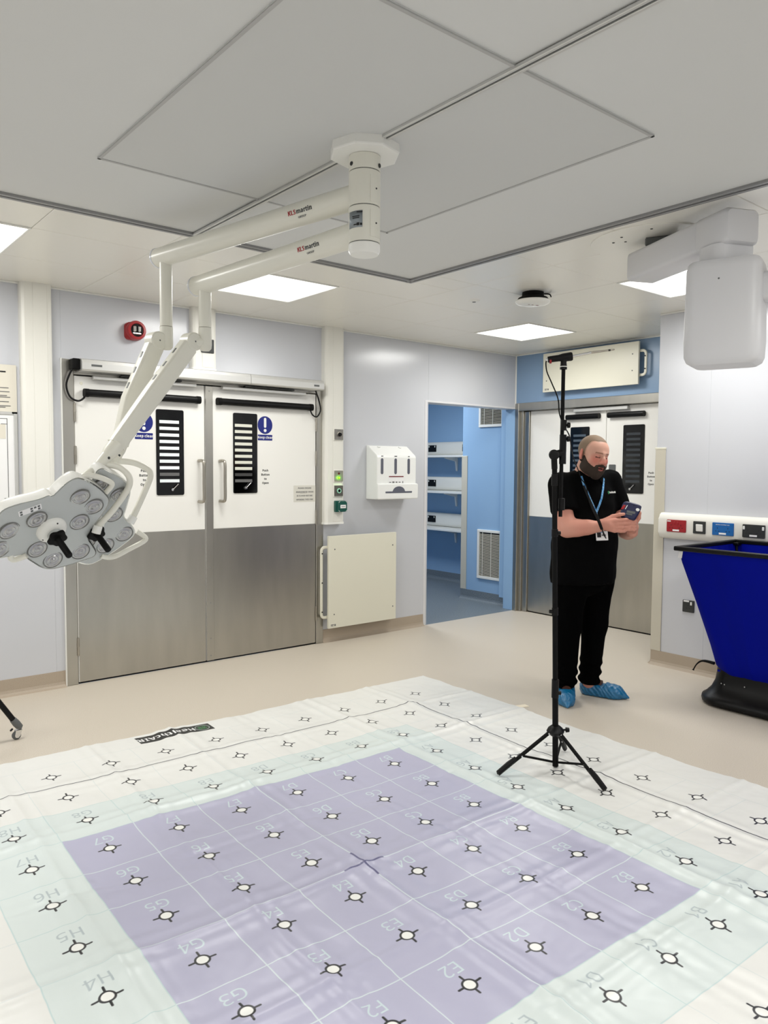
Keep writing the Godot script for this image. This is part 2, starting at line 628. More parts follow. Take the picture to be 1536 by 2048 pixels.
func cut(x0: float, x1: float, z0: float, z1: float) -> Array:
	if x1 <= CX0 or x0 >= CX1 or z1 <= CZ0 or z0 >= CZ1:
		return [[x0, x1, z0, z1]]
	var out := []
	var zl := maxf(z0, CZ0)
	var zh := minf(z1, CZ1)
	if z0 < CZ0:
		out.append([x0, x1, z0, CZ0])
	if z1 > CZ1:
		out.append([x0, x1, CZ1, z1])
	if x0 < CX0:
		out.append([x0, CX0, zl, zh])
	if x1 > CX1:
		out.append([CX1, x1, zl, zh])
	return out

func light_panel_parts(t: Node3D) -> void:
	var fr := st0()
	for q in [[-1, 0], [1, 0]]:
		box(fr, Vector3(q[0] * 0.3, 0.003, 0), Vector3(0.012, 0.02, 0.6), 0.002)
		box(fr, Vector3(0, 0.003, q[0] * 0.294), Vector3(0.588, 0.02, 0.012), 0.002)
	part("frame", fr, M.white, t)
	part("diffuser", boxm(Vector3(0, 0.004, 0), Vector3(0.588, 0.012, 0.576)), M.diffuser, t)

# ---------------------------------------------------------------- door with the operator, in the lavender wall
func vision_panel(door: Node3D, xf: Transform3D, w: float, h: float, slot_w: float, slot_x: float, slots: Array, key_side: float) -> void:
	# xf: centre of the panel, z out; black glazed plate with pale louvre slots and a small lever lock
	var plate := part("vision_panel", prismm(rrect(w, h, 0.012), 0.0, 0.008, xf, 0.003), M.black_glass, door)
	for s in slots:
		part("slat", boxm(xf * Vector3(slot_x, s[0], 0.0086), Vector3(slot_w, 0.0225, 0.003), 0.001, xf.basis), s[1], plate)
	var ky := -h * 0.5 + 0.04
	part("lock", lathem([Vector2(0, 0.016), Vector2(0.010, 0.015), Vector2(0.012, 0.008), Vector2(0.012, 0.0)], xf * along(Vector3(key_side, ky, 0.006), Vector3(0, 0, 1)), 16), M.chrome, plate)
	part("lever", tubem([xf * Vector3(key_side, ky, 0.019), xf * Vector3(key_side + 0.042, ky + 0.04, 0.022)], 0.0035, 8), M.chrome, plate)

func pull_handle(parent: Node, at: Vector3, dir: Vector3, out: Vector3, len_: float) -> void:
	var p := curve([at, at + out * 0.045, at + out * 0.06 - dir * 0.025, at + out * 0.06 - dir * (len_ * 0.5), at + out * 0.06 - dir * (len_ - 0.025), at + out * 0.045 - dir * len_, at - dir * len_], 5)
	part("pull_handle", tubem(p, 0.0115, 12), M.steel_bar, parent)

func build_door_one() -> void:
	var d := struct("door_1", "big white double door with steel kick plates and overhead operator")
	# frame
	for x in [[-4.482, -4.405], [-2.472, -2.402]]:
		part("frame", span(Vector3(x[0], 0, -0.06), Vector3(x[1], 2.172, 0.014), 0.003), M.steel, d)
	part("frame", span(Vector3(-4.405, 2.075, -0.06), Vector3(-2.472, 2.172, 0.012), 0.002), M.steel, d)
	part("frame_edge", span(Vector3(-4.487, 0, 0.0), Vector3(-4.480, 2.176, 0.02), 0.002), M.white, d)
	var z := 0.012
	for s in 2:
		var x0: float = [-4.402, -3.462][s]
		var x1: float = [-3.468, -2.476][s]
		var leaf := part("leaf", span(Vector3(x0, 0.012, -0.04), Vector3(x1, 2.068, z - 0.004), 0.003), M.door, d)
		part("kick_plate", span(Vector3(x0 + 0.006, 0.014, z - 0.004), Vector3(x1 - 0.004, 1.008, z - 0.001), 0.001), M.steel, leaf)
	part("threshold", span(Vector3(-4.405, 0.0, -0.06), Vector3(-2.472, 0.0125, -0.004)), M.black_matt, d)
	# centre astragal, steel
	var ast := part("meeting_strip", span(Vector3(-3.462, 0.012, z - 0.004), Vector3(-3.403, 2.066, z + 0.004), 0.002), M.steel, d)
	for y in [2.03, 0.18, 0.45, 0.72, 0.05]:
		part("screw", lathem([Vector2(0, 0.002), Vector2(0.005, 0.0015), Vector2(0.0055, 0)], along(Vector3(-3.432, y, z + 0.004), Vector3(0, 0, 1)), 10), M.alu_dark, ast)
	for h in [[-4.402, 1.825], [-4.402, 1.544], [-4.405, 0.257], [-2.474, 1.825], [-2.474, 1.544], [-2.474, 1.06], [-2.474, 0.257]]:
		part("hinge", lathem([Vector2(0, 0.062), Vector2(0.008, 0.06), Vector2(0.009, 0.002), Vector2(0.0078, 0.001), Vector2(0.0078, -0.001), Vector2(0.009, -0.002), Vector2(0.008, -0.06), Vector2(0, -0.062)], Transform3D(Basis(), Vector3(h[0], h[1], z + 0.004)), 10), M.steel_bar, d)
	# vision panels
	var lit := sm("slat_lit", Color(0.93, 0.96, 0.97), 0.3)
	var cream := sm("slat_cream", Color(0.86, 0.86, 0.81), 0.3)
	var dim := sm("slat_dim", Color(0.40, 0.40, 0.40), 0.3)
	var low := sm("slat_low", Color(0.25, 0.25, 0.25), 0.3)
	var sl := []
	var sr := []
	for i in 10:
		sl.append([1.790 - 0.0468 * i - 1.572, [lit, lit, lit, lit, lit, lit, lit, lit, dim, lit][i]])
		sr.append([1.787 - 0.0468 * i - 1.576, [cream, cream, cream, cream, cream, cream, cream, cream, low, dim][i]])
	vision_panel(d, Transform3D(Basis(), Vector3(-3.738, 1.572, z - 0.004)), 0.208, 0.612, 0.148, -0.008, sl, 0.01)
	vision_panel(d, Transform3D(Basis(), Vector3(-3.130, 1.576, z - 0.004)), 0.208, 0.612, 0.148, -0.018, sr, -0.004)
	pull_handle(d, Vector3(-3.52, 1.515, z), Vector3.UP, Vector3(0.25, 0, 1).normalized(), 0.30)
	pull_handle(d, Vector3(-3.349, 1.515, z), Vector3.UP, Vector3(0.25, 0, 1).normalized(), 0.30)
	# black safety sensor bars with their looped cables
	for s in [[-4.345, -3.52], [-3.375, -2.535]]:
		var st := st0()
		sweep(st, [Vector3(s[0], 1.957, z + 0.024), Vector3(s[1], 1.957, z + 0.024)], rrect(0.056, 0.05, 0.02, 4))
		var bar := part("sensor_bar", st, M.black, d, "black safety sensor bar")
		for x in [s[0] + 0.012, s[1] - 0.012]:
			var e := st0()
			sweep(e, [Vector3(x - 0.014, 1.957, z + 0.025), Vector3(x + 0.014, 1.957, z + 0.025)], rrect(0.060, 0.054, 0.02, 4))
			part("end_cap", e, M.black_matt, bar)
	part("cable", tubem(curve([Vector3(-4.415, 2.12, 0.07), Vector3(-4.44, 2.08, 0.06), Vector3(-4.462, 2.0, 0.045), Vector3(-4.44, 1.925, 0.045), Vector3(-4.39, 1.90, 0.045), Vector3(-4.35, 1.92, 0.035), Vector3(-4.338, 1.945, 0.03)]), 0.0065, 8), M.black, d, "black looped sensor cable")
	part("cable", tubem(curve([Vector3(-2.512, 2.09, 0.06), Vector3(-2.475, 2.02, 0.05), Vector3(-2.458, 1.94, 0.05), Vector3(-2.49, 1.885, 0.05), Vector3(-2.53, 1.895, 0.045), Vector3(-2.548, 1.935, 0.035)]), 0.006, 8), M.black, d, "black looped sensor cable")
	# notices
	for s in [[-3.930, 1.781], [-2.954, 1.799]]:
		var o := Vector3(s[0], s[1], z - 0.004)
		var sg := part("sign", prismm(circle2(0.066, 32, 0.069), 0, 0.0016, Transform3D(Basis(), o)), M.blue_sign, d, "round blue mandatory sign with white exclamation mark")
		part("mark", prismm(rrect(0.021, 0.078, 0.0104, 5), 0.0016, 0.0022, Transform3D(Basis(), o + Vector3(0, 0.018, 0))), M.white, sg)
		part("mark", prismm(circle2(0.0125, 16), 0.0016, 0.0022, Transform3D(Basis(), o + Vector3(0, -0.042, 0))), M.white, sg)
		var pl := part("sign", prismm(rrect(0.13, 0.044, 0.004), 0, 0.0016, Transform3D(Basis(), o + Vector3(0, -0.097, 0))), M.blue_sign, d, "blue Keep clear plate")
		letters("Keep clear", 0.019, Transform3D(Basis(), o + Vector3(0, -0.096, 0.0017)), M.white, pl, "lettering", true)
	for x in [-3.930, -2.952]:
		var lines := ["Push", "Button", "to", "Open"]
		for i in 4:
			letters(lines[i], 0.0165, Transform3D(Basis(), Vector3(x, 1.445 - 0.0325 * i + (-0.004 if x < -3.5 else 0.0), z - 0.0035)), M.ink, d, "lettering", true)
	var o2 := Vector3(-2.584, 1.257, z - 0.004)
	var note := part("notice", prismm(rrect(0.214, 0.134, 0.004), 0, 0.001, Transform3D(Basis(), o2)), sm("note_clear", Color(0.85, 0.84, 0.80), 0.35), d, "grey typed notice about the anaesthetic door")
	var ls := ["PLEASE ENSURE", "ANAESTHETIC DOOR", "IS CLOSED BEFORE", "OPENING THIS ONE"]
	for i in 4:
		letters(ls[i], 0.0125, Transform3D(Basis(), o2 + Vector3(0, 0.045 - 0.031 * i, 0.0011)), M.ink_soft, note, "lettering", true)
	part("underline", boxm(o2 + Vector3(-0.012, 0.0055, 0.0013), Vector3(0.062, 0.0018, 0.0006)), M.ink_soft, note)
	part("screw_cover", lathem([Vector2(0, 0.003), Vector2(0.01, 0.002), Vector2(0.0105, 0)], along(Vector3(-4.355, 2.02, z - 0.004), Vector3(0, 0, 1)), 14), M.cream, d)
	# operator: long aluminium housing over the door
	var t := thing("door_operator", "long silver automatic door operator box above the big double door", "door operator", Vector3(-3.43, 2.125, 0.012))
	var prof := [Vector2(0, 0.048), Vector2(0.085, 0.048), Vector2(0.105, 0.040), Vector2(0.112, 0.02), Vector2(0.112, -0.022), Vector2(0.104, -0.032), Vector2(0.0, -0.034)]
	for s in [[-0.955, 0.288], [0.291, 0.958]]:
		var st := st0()
		var fr := [[Vector3.RIGHT, Vector3.BACK, Vector3.UP], [Vector3.RIGHT, Vector3.BACK, Vector3.UP]]
		sweep(st, [Vector3(s[0], 0, 0), Vector3(s[1], 0, 0)], prof, [], false, true, fr)
		part("housing", st, M.alu, t)
	part("end_block", span(Vector3(-1.005, -0.025, 0.0), Vector3(-0.955, 0.046, 0.085), 0.006), M.black_matt, t, "black ribbed cable block")
	for s in [[-0.86, -0.12], [0.09, 0.83]]:
		part("guide_rail", span(Vector3(s[0], -0.078, 0.002), Vector3(s[1], -0.054, 0.045), 0.004), M.alu, t)
		part("arm", span(Vector3(s[0] + 0.18, -0.05, 0.02), Vector3(s[0] + 0.62, -0.038, 0.06), 0.003), M.darkgrey, t)
	part("badge", boxm(Vector3(-0.86, 0.005, 0.1125), Vector3(0.07, 0.014, 0.001)), M.midgrey, t)
	part("badge", boxm(Vector3(0.885, 0.0, 0.1125), Vector3(0.05, 0.014, 0.001)), M.midgrey, t)

# ---------------------------------------------------------------- second double door
func build_door_two() -> void:
	var d := struct("door_2", "smaller white and steel double door in the blue wall behind the person")
	var X := 0.06
	part("frame", span(Vector3(-0.012, 0, 0.003), Vector3(0.14, 2.135, 0.05), 0.003), M.steel, d)
	part("frame", span(Vector3(0.02, 0, 0.05), Vector3(0.14, 2.06, 0.085), 0.003), M.steel, d)
	part("frame", span(Vector3(0.04, 0, 0.085), Vector3(0.14, 2.05, 0.148), 0.003), M.steel, d)
	part("frame", span(Vector3(-0.012, 2.055, 0.05), Vector3(0.14, 2.135, 2.098), 0.003), M.steel, d)
	part("frame", span(Vector3(-0.012, 0, 1.95), Vector3(0.14, 2.055, 2.098), 0.003), M.steel, d)
	part("threshold", span(Vector3(0.068, 0.0, 0.148), Vector3(0.13, 0.0125, 1.95)), M.black_matt, d)
	var out := Vector3(-1, 0, 0)
	for s in [[0.15, 1.045], [1.049, 1.948]]:
		var leaf := part("leaf", span(Vector3(X, 0.012, s[0]), Vector3(X + 0.045, 2.052, s[1]), 0.003), M.door, d)
		part("kick_plate", span(Vector3(X - 0.003, 0.014, s[0] + 0.003), Vector3(X, 0.99, s[1] - 0.003), 0.001), M.steel, leaf)
	var dim := sm("slat_far", Color(0.20, 0.22, 0.24), 0.3)
	var dim2 := sm("slat_far_blue", Color(0.30, 0.35, 0.40), 0.3)
	for s in 2:
		var zc: float = [0.758, 1.340][s]
		var sl := []
		for i in 10:
			sl.append([1.79 - 0.0475 * i - 1.563, dim if s == 1 else dim2])
		vision_panel(d, facing(Vector3(X, 1.563, zc), out), 0.216, 0.618, 0.142, 0.0, sl, -0.02)
		var bz: Array = [[0.618, 0.987], [1.084, 1.453]][s]
		var st := st0()
		sweep(st, [Vector3(X - 0.025, 1.966, bz[0]), Vector3(X - 0.025, 1.966, bz[1])], rrect(0.05, 0.05, 0.02, 4))
		part("sensor_bar", st, M.black, d, "short black safety sensor bar")
	part("push_plate", prismm(rrect(0.073, 0.23, 0.008), 0, 0.003, facing(Vector3(X, 1.40, 1.122), out), 0.001), M.midgrey, d)
	part("closer_rail", span(Vector3(X - 0.04, 2.012, 0.70), Vector3(X, 2.045, 1.29), 0.003), M.alu, d)
	var lines := ["Push", "Button", "to", "Open"]
	for zc in [0.545, 1.519]:
		for i in 4:
			letters(lines[i], 0.0165, facing(Vector3(X - 0.0004, 1.442 - 0.0335 * i, zc), out), M.ink, d, "lettering", true)

# ---------------------------------------------------------------- blue corridor behind the doorway
func build_corridor() -> void:
	var f := struct("floor_2", "grey speckled vinyl floor of the blue corridor")
	part("vinyl", span(Vector3(-2.6, -0.1, -3.2), Vector3(1.1, -0.0005, 0.0)), M.floor_grey, f)
	var B: Material = M.wall_blue
	var w := struct("wall_corridor", "blue corridor walls seen through the doorway")
	wall_box(w, Vector3(0.13, 0, -0.88), Vector3(0.2, H, -0.1), B)
	wall_box(w, Vector3(0.2, 0, -0.88), Vector3(0.94, H, -0.82), B)
	wall_box(w, Vector3(0.94, 0, -3.2), Vector3(1.04, H, -0.88), B)
	wall_box(w, Vector3(-2.6, 0, -3.3), Vector3(1.04, H, -3.2), B)
	wall_box(w, Vector3(-2.7, 0, -3.3), Vector3(-2.6, H, -0.1), B)
	wall_box(w, Vector3(0.05, 0.1, -0.235), Vector3(0.135, 2.62, -0.13), B)
	wall_box(w, Vector3(-0.002, 0, -0.13), Vector3(0.2, 2.62, 0.001), B)
	var s := struct("baseboard_corridor", "grey coved skirting of the blue corridor")
	skirt(s, Vector3(0.94, 0, -3.2), Vector3(0.94, 0, -0.88), Vector3(-1, 0, 0), M.floor_grey)
	skirt(s, Vector3(0.13, 0, -0.885), Vector3(0.13, 0, -0.13), Vector3(-1, 0, 0), M.floor_grey)
	skirt(s, Vector3(0.125, 0, -0.88), Vector3(0.94, 0, -0.88), Vector3(0, 0, -1), M.floor_grey)
	var c := struct("ceiling_corridor", "white ceiling of the blue corridor")
	part("slab", span(Vector3(-2.7, H, -3.3), Vector3(1.1, H + 0.1, -0.1)), M.ceiling, c)
	var t := thing("ceiling_light_panel", "flat square light panel of the blue corridor, out of view", "light", Vector3(-0.75, H, -1.35), 0.0, "light panels out of view")
	light_panel_parts(t)
	# corner guard of the recess
	var g := thing("corner_guard", "grey corner guard on the blue corridor wall beside the shelves", "corner guard", Vector3(0.13, 0.108, -0.88))
	var st := st0()
	box(st, Vector3(-0.0035, 0.745, 0.038), Vector3(0.006, 1.49, 0.085), 0.002)
	box(st, Vector3(0.036, 0.745, -0.004), Vector3(0.085, 1.49, 0.006), 0.002)
	part("body", st, M.guard, g)
	part("end_cap", boxm(Vector3(0.0, 1.495, 0.034), Vector3(0.016, 0.012, 0.095), 0.002), M.cream, g)
	# three shelves with power trunking above each
	var names := ["top", "middle", "bottom"]
	var ys := [1.618, 1.165, 0.692]
	for i in 3:
		var y: float = ys[i]
		var sh := thing("wall_shelf", "white wall shelf, %s of three in the blue corridor recess" % names[i], "shelf", Vector3(0.94, y, -1.9), 0.0, "corridor shelves")
		part("board", span(Vector3(-0.33, -0.013, -0.95), Vector3(0, 0.013, 0.95), 0.003), M.white, sh)
		for z in [-0.55, 0.12]:
			var b := st0()
			prism(b, [Vector2(0, 0), Vector2(-0.22, 0), Vector2(-0.22, -0.012), Vector2(-0.03, -0.05), Vector2(-0.012, -0.17), Vector2(0, -0.175)], -0.012, 0.012, Transform3D(Basis(), Vector3(0, -0.013, z)))
			part("bracket", b, M.white, sh)
		var tr := thing("power_trunking", "white power trunking with black sockets above the %s corridor shelf" % names[i], "trunking", Vector3(0.94, y + 0.102, -1.9), 0.0, "corridor power trunking")
		trunk_body(tr, 1.9, 0.175, 0.07)
		for z in [-0.27, 0.36]:
			var xf := facing(Vector3(-0.071, 0.005, z), Vector3(-1, 0, 0))
			var so := part("socket", prismm(rrect(0.146, 0.086, 0.004), 0, 0.009, xf, 0.002), M.black, tr, "black double socket")
			socket_face(so, xf, M.white)
	# air grilles
	for q in [["large white louvre grille low on the blue corridor wall", 0.256, 0.798], ["large white louvre grille high on the blue corridor wall, partly behind the door head", 1.918, 2.46]]:
		var gr := thing("air_grille", q[0], "grille", Vector3(0.13, q[1], -0.42), 0.0, "corridor air grilles")
		var hh: float = q[2] - q[1]
		var fr := st0()
		box(fr, Vector3(-0.008, 0.014, 0), Vector3(0.02, 0.028, 0.41), 0.003)
		box(fr, Vector3(-0.008, hh - 0.014, 0), Vector3(0.02, 0.028, 0.41), 0.003)
		for s2 in [-1, 1]:
			box(fr, Vector3(-0.008, hh / 2, s2 * 0.19), Vector3(0.02, hh - 0.056, 0.03), 0.003)
		part("frame", fr, M.white, gr)
		part("backing", boxm(Vector3(0.0, hh / 2, 0), Vector3(0.002, hh - 0.04, 0.36)), M.slot, gr)
		var n := int((hh - 0.06) / 0.0135)
		for k in n:
			part("slat", boxm(Vector3(-0.008, 0.034 + 0.0135 * k, 0), Vector3(0.009, 0.0016, 0.35), 0.0, Basis(Vector3(0, 0, 1), 0.6)), M.guard, gr)
		for z in [-0.125, 0.0, 0.125]:
			part("mullion", boxm(Vector3(-0.013, hh / 2, z), Vector3(0.003, hh - 0.056, 0.004)), M.white, gr)

func trunk_body(tr: Node3D, len_: float, h: float, dpt: float) -> void:
	# runs along z, stands out towards -x, half-round edges
	var prof := [Vector2(0, h / 2), Vector2(dpt * 0.55, h / 2), Vector2(dpt * 0.82, h / 2 - 0.012), Vector2(dpt * 0.96, h / 2 - 0.034), Vector2(dpt, h / 2 - 0.048), Vector2(dpt, -h / 2 + 0.048), Vector2(dpt * 0.96, -h / 2 + 0.034), Vector2(dpt * 0.82, -h / 2 + 0.012), Vector2(dpt * 0.55, -h / 2), Vector2(0, -h / 2)]
	var st := st0()
	var fr := [[Vector3.BACK, Vector3.LEFT, Vector3.UP], [Vector3.BACK, Vector3.LEFT, Vector3.UP]]
	sweep(st, [Vector3(0, 0, -len_ / 2), Vector3(0, 0, len_ / 2)], prof, [], true, true, fr)
	part("body", st, M.trunk, tr)

func socket_face(so: Node3D, xf: Transform3D, sw: Material) -> void:
	for s in [-1, 1]:
		part("switch", boxm(xf * Vector3(s * 0.055, 0.024, 0.011), Vector3(0.012, 0.022, 0.006), 0.002, xf.basis), sw, so)

# ---------------------------------------------------------------- printed test sheet on the floor
const SHEET_SPAN := 3.8
const SHEET_PX := 2048

func sheet_px(l: float) -> float:
	return (l + SHEET_SPAN * 0.5) / SHEET_SPAN * SHEET_PX

func sheet_image() -> Image:
	var im := Image.create(SHEET_PX, SHEET_PX, false, Image.FORMAT_RGB8)
	var white := Color(0.90, 0.90, 0.885)
	var ring := Color(0.845, 0.88, 0.872)
	var purple := Color(0.715, 0.712, 0.80)
	im.fill(white)
	var c := 0.28
	rect_m(im, -4 * c, -4 * c, 4 * c, 4 * c, ring)
	rect_m(im, -3 * c, -3 * c, 3 * c, 3 * c, purple)
	var faint := Color(0.82, 0.85, 0.85)
	var pale := Color(0.835, 0.875, 0.89)
	var ring_line := Color(0.74, 0.82, 0.82)
	for k in range(-6, 7):
		var p: float = k * c
		line_m(im, p, -6 * c, p, 6 * c, 0.0022, faint)
		line_m(im, -6 * c, p, 6 * c, p, 0.0022, faint)
	for k in range(-4, 5):
		var p: float = k * c
		line_m(im, p, -4 * c, p, 4 * c, 0.003, ring_line)
		line_m(im, -4 * c, p, 4 * c, p, 0.003, ring_line)
	# the band between the letters and the purple carries no grid
	for k in range(-2, 3):
		var p: float = k * c
		line_m(im, p, -3 * c, p, 3 * c, 0.0042, pale)
		line_m(im, -3 * c, p, 3 * c, p, 0.0042, pale)
	var ink := Color(0.12, 0.12, 0.17)
	for q in [[-1, 0], [1, 0], [0, -1], [0, 1]]:
		if q[0] != 0:
			line_m(im, q[0] * 5 * c, -5 * c, q[0] * 5 * c, 5 * c, 0.006, ink)
		else:
			line_m(im, -5 * c, q[1] * 5 * c, 5 * c, q[1] * 5 * c, 0.006, ink)
	line_m(im, -0.085, 0, 0.085, 0, 0.008, Color(0.38, 0.37, 0.52))
	line_m(im, 0, -0.085, 0, 0.085, 0.008, Color(0.38, 0.37, 0.52))
	var black := Color(0.09, 0.09, 0.10)
	var open := Color(0.95, 0.95, 0.93)
	for i in range(-2, 10):
		for n in range(-1, 11):
			marker(im, -(i - 3.5) * c, (4.5 - n) * c, black, open)
	for i in 8:
		for n in range(1, 9):
			var edge := i == 0 or i == 7 or n == 1 or n == 8
			var col := Color(0.70, 0.745, 0.755) if edge else Color(0.80, 0.86, 0.875)
			print_text(im, "ABCDEFGH"[i] + str(n), -(i - 3.5) * c + 0.001, (4.5 - n) * c - 0.080, 0.049, col, false)
	# black name bar on the far margin
	rect_m(im, -0.205, -1.815, 0.211, -1.712, Color(0.11, 0.12, 0.12))
	print_text(im, "HealthcAIR", -0.043, -1.763, 0.043, Color(0.95, 0.95, 0.95), true, 1.0)
	ring_m(im, 0.159, -1.763, 0.040, 0.036, Color(0.75, 0.82, 0.78))
	for q in [[-0.012, -0.010], [0.012, -0.012], [0.0, 0.012], [0.014, 0.010], [-0.015, 0.010]]:
		ring_m(im, 0.159 + q[0], -1.763 + q[1], 0.010, 0.004, Color(0.20, 0.50, 0.27))
	return im

func rect_m(im: Image, x0: float, z0: float, x1: float, z1: float, c: Color) -> void:
	im.fill_rect(Rect2i(roundi(sheet_px(x0)), roundi(sheet_px(z0)), roundi(sheet_px(x1) - sheet_px(x0)), roundi(sheet_px(z1) - sheet_px(z0))), c)

func line_m(im: Image, x0: float, z0: float, x1: float, z1: float, w: float, c: Color) -> void:
	var a := Vector2(sheet_px(x0), sheet_px(z0))
	var b := Vector2(sheet_px(x1), sheet_px(z1))
	var hw := w * 0.5 / SHEET_SPAN * SHEET_PX
	var lo := Vector2i((a.min(b) - Vector2.ONE * (hw + 1)).floor())
	var hi := Vector2i((a.max(b) + Vector2.ONE * (hw + 1)).ceil())
	for y in range(maxi(lo.y, 0), mini(hi.y, SHEET_PX)):
		for x in range(maxi(lo.x, 0), mini(hi.x, SHEET_PX)):
			var p := Vector2(x + 0.5, y + 0.5)
			var d := p.distance_to(Geometry2D.get_closest_point_to_segment(p, a, b))
			var k := clampf(hw + 0.5 - d, 0.0, 1.0)
			if k > 0.0:
				im.set_pixel(x, y, im.get_pixel(x, y).lerp(c, k))

func ring_m(im: Image, x: float, z: float, r1: float, r0: float, c: Color) -> void:
	var o := Vector2(sheet_px(x), sheet_px(z))
	var s := SHEET_PX / SHEET_SPAN
	for yy in range(int(o.y - r1 * s) - 1, int(o.y + r1 * s) + 2):
		for xx in range(int(o.x - r1 * s) - 1, int(o.x + r1 * s) + 2):
			var d := Vector2(xx + 0.5, yy + 0.5).distance_to(o)
			var k := clampf(r1 * s + 0.5 - d, 0.0, 1.0) * clampf(d - r0 * s + 0.5, 0.0, 1.0)
			if k > 0.0:
				im.set_pixel(xx, yy, im.get_pixel(xx, yy).lerp(c, k))

func marker(im: Image, x: float, z: float, black: Color, open: Color) -> void:
	ring_m(im, x, z, 0.020, -1.0, open)
	ring_m(im, x, z, 0.0245, 0.0185, black)
	for d in [Vector2(1, 0), Vector2(-1, 0), Vector2(0, 1), Vector2(0, -1)]:
		line_m(im, x + d.x * 0.023, z + d.y * 0.023, x + d.x * 0.0415, z + d.y * 0.0415, 0.0068, black)

# prints lettering upside down for the viewer (it is read from the far side)
func print_text(im: Image, s: String, x: float, z: float, h: float, c: Color, bold: bool, wide := 1.0) -> void:
	var t := TextMesh.new()
	t.text = s
	t.font = font("Droid Sans", bold)
	t.font_size = 64
	t.pixel_size = h / (64.0 * 0.714)
	t.depth = 0.01
	t.curve_step = 1.0
	var ar := t.get_mesh_arrays()
	var vs: PackedVector3Array = ar[Mesh.ARRAY_VERTEX]
	var ns: PackedVector3Array = ar[Mesh.ARRAY_NORMAL]
	var idx: PackedInt32Array = ar[Mesh.ARRAY_INDEX] if ar[Mesh.ARRAY_INDEX] != null else PackedInt32Array(range(vs.size()))
	var cover := {}
	for k in range(0, idx.size(), 3):
		if ns[idx[k]].z < 0.9:
			continue
		var p := []
		for q in 3:
			var v := vs[idx[k + q]]
			p.append(Vector2(sheet_px(x - v.x * wide), sheet_px(z + v.y)))
		var lo: Vector2 = p[0].min(p[1]).min(p[2])
		var hi: Vector2 = p[0].max(p[1]).max(p[2])
		for yy in range(int(lo.y), int(hi.y) + 1):
			for xx in range(int(lo.x), int(hi.x) + 1):
				var key := yy * SHEET_PX + xx
				for sub in 9:
					var pt := Vector2(xx + (sub % 3) / 3.0 + 0.17, yy + (sub / 3) / 3.0 + 0.17)
					if Geometry2D.point_is_inside_triangle(pt, p[0], p[1], p[2]):
						cover[key] = cover.get(key, 0) | (1 << sub)
	for key in cover:
		var n := 0
		var m: int = cover[key]
		while m > 0:
			n += m & 1
			m >>= 1
		var px: int = key % SHEET_PX
		var py: int = key / SHEET_PX
		im.set_pixel(px, py, im.get_pixel(px, py).lerp(c, n / 9.0))

func sheet_height(x: float, z: float, n1: FastNoiseLite, n2: FastNoiseLite) -> float:
	var y := 0.007 + 0.006 * n1.get_noise_2d(x * 100, z * 100) + 0.0016 * n2.get_noise_2d(x * 100, z * 100)
	# fold lines: [position, height, half width]
	for f in [[0.0, 0.013, 0.055], [0.91, 0.015, 0.06], [-0.91, 0.015, 0.06], [0.455, -0.009, 0.05], [-0.455, 0.010, 0.05], [1.365, 0.012, 0.05], [-1.365, 0.010, 0.05]]:
		var wob: float = 0.012 * n1.get_noise_2d(z * 60 + 300, f[0] * 90)
		var d: float = abs(x - f[0] - wob) / f[2]
		y += f[1] * (0.9 + 0.7 * n1.get_noise_2d(z * 80, f[0] * 400 + 50)) * (exp(-pow(d, 1.15) * 2.2) + 0.35 * exp(-pow(absf(d - 1.2) * 2.2, 2.0)))
	for f in [[0.0, 0.013, 0.055], [0.91, 0.012, 0.06], [-0.91, 0.015, 0.06], [0.455, 0.010, 0.05], [-0.455, -0.008, 0.05], [-1.365, 0.010, 0.05], [1.365, 0.010, 0.05]]:
		var wob: float = 0.012 * n1.get_noise_2d(x * 60 - 300, f[0] * 90)
		var d: float = abs(z - f[0] - wob) / f[2]
		y += f[1] * (0.9 + 0.7 * n1.get_noise_2d(x * 80 + 900, f[0] * 400)) * (exp(-pow(d, 1.15) * 2.2) + 0.35 * exp(-pow(absf(d - 1.2) * 2.2, 2.0)))
	return maxf(y, 0.0025)

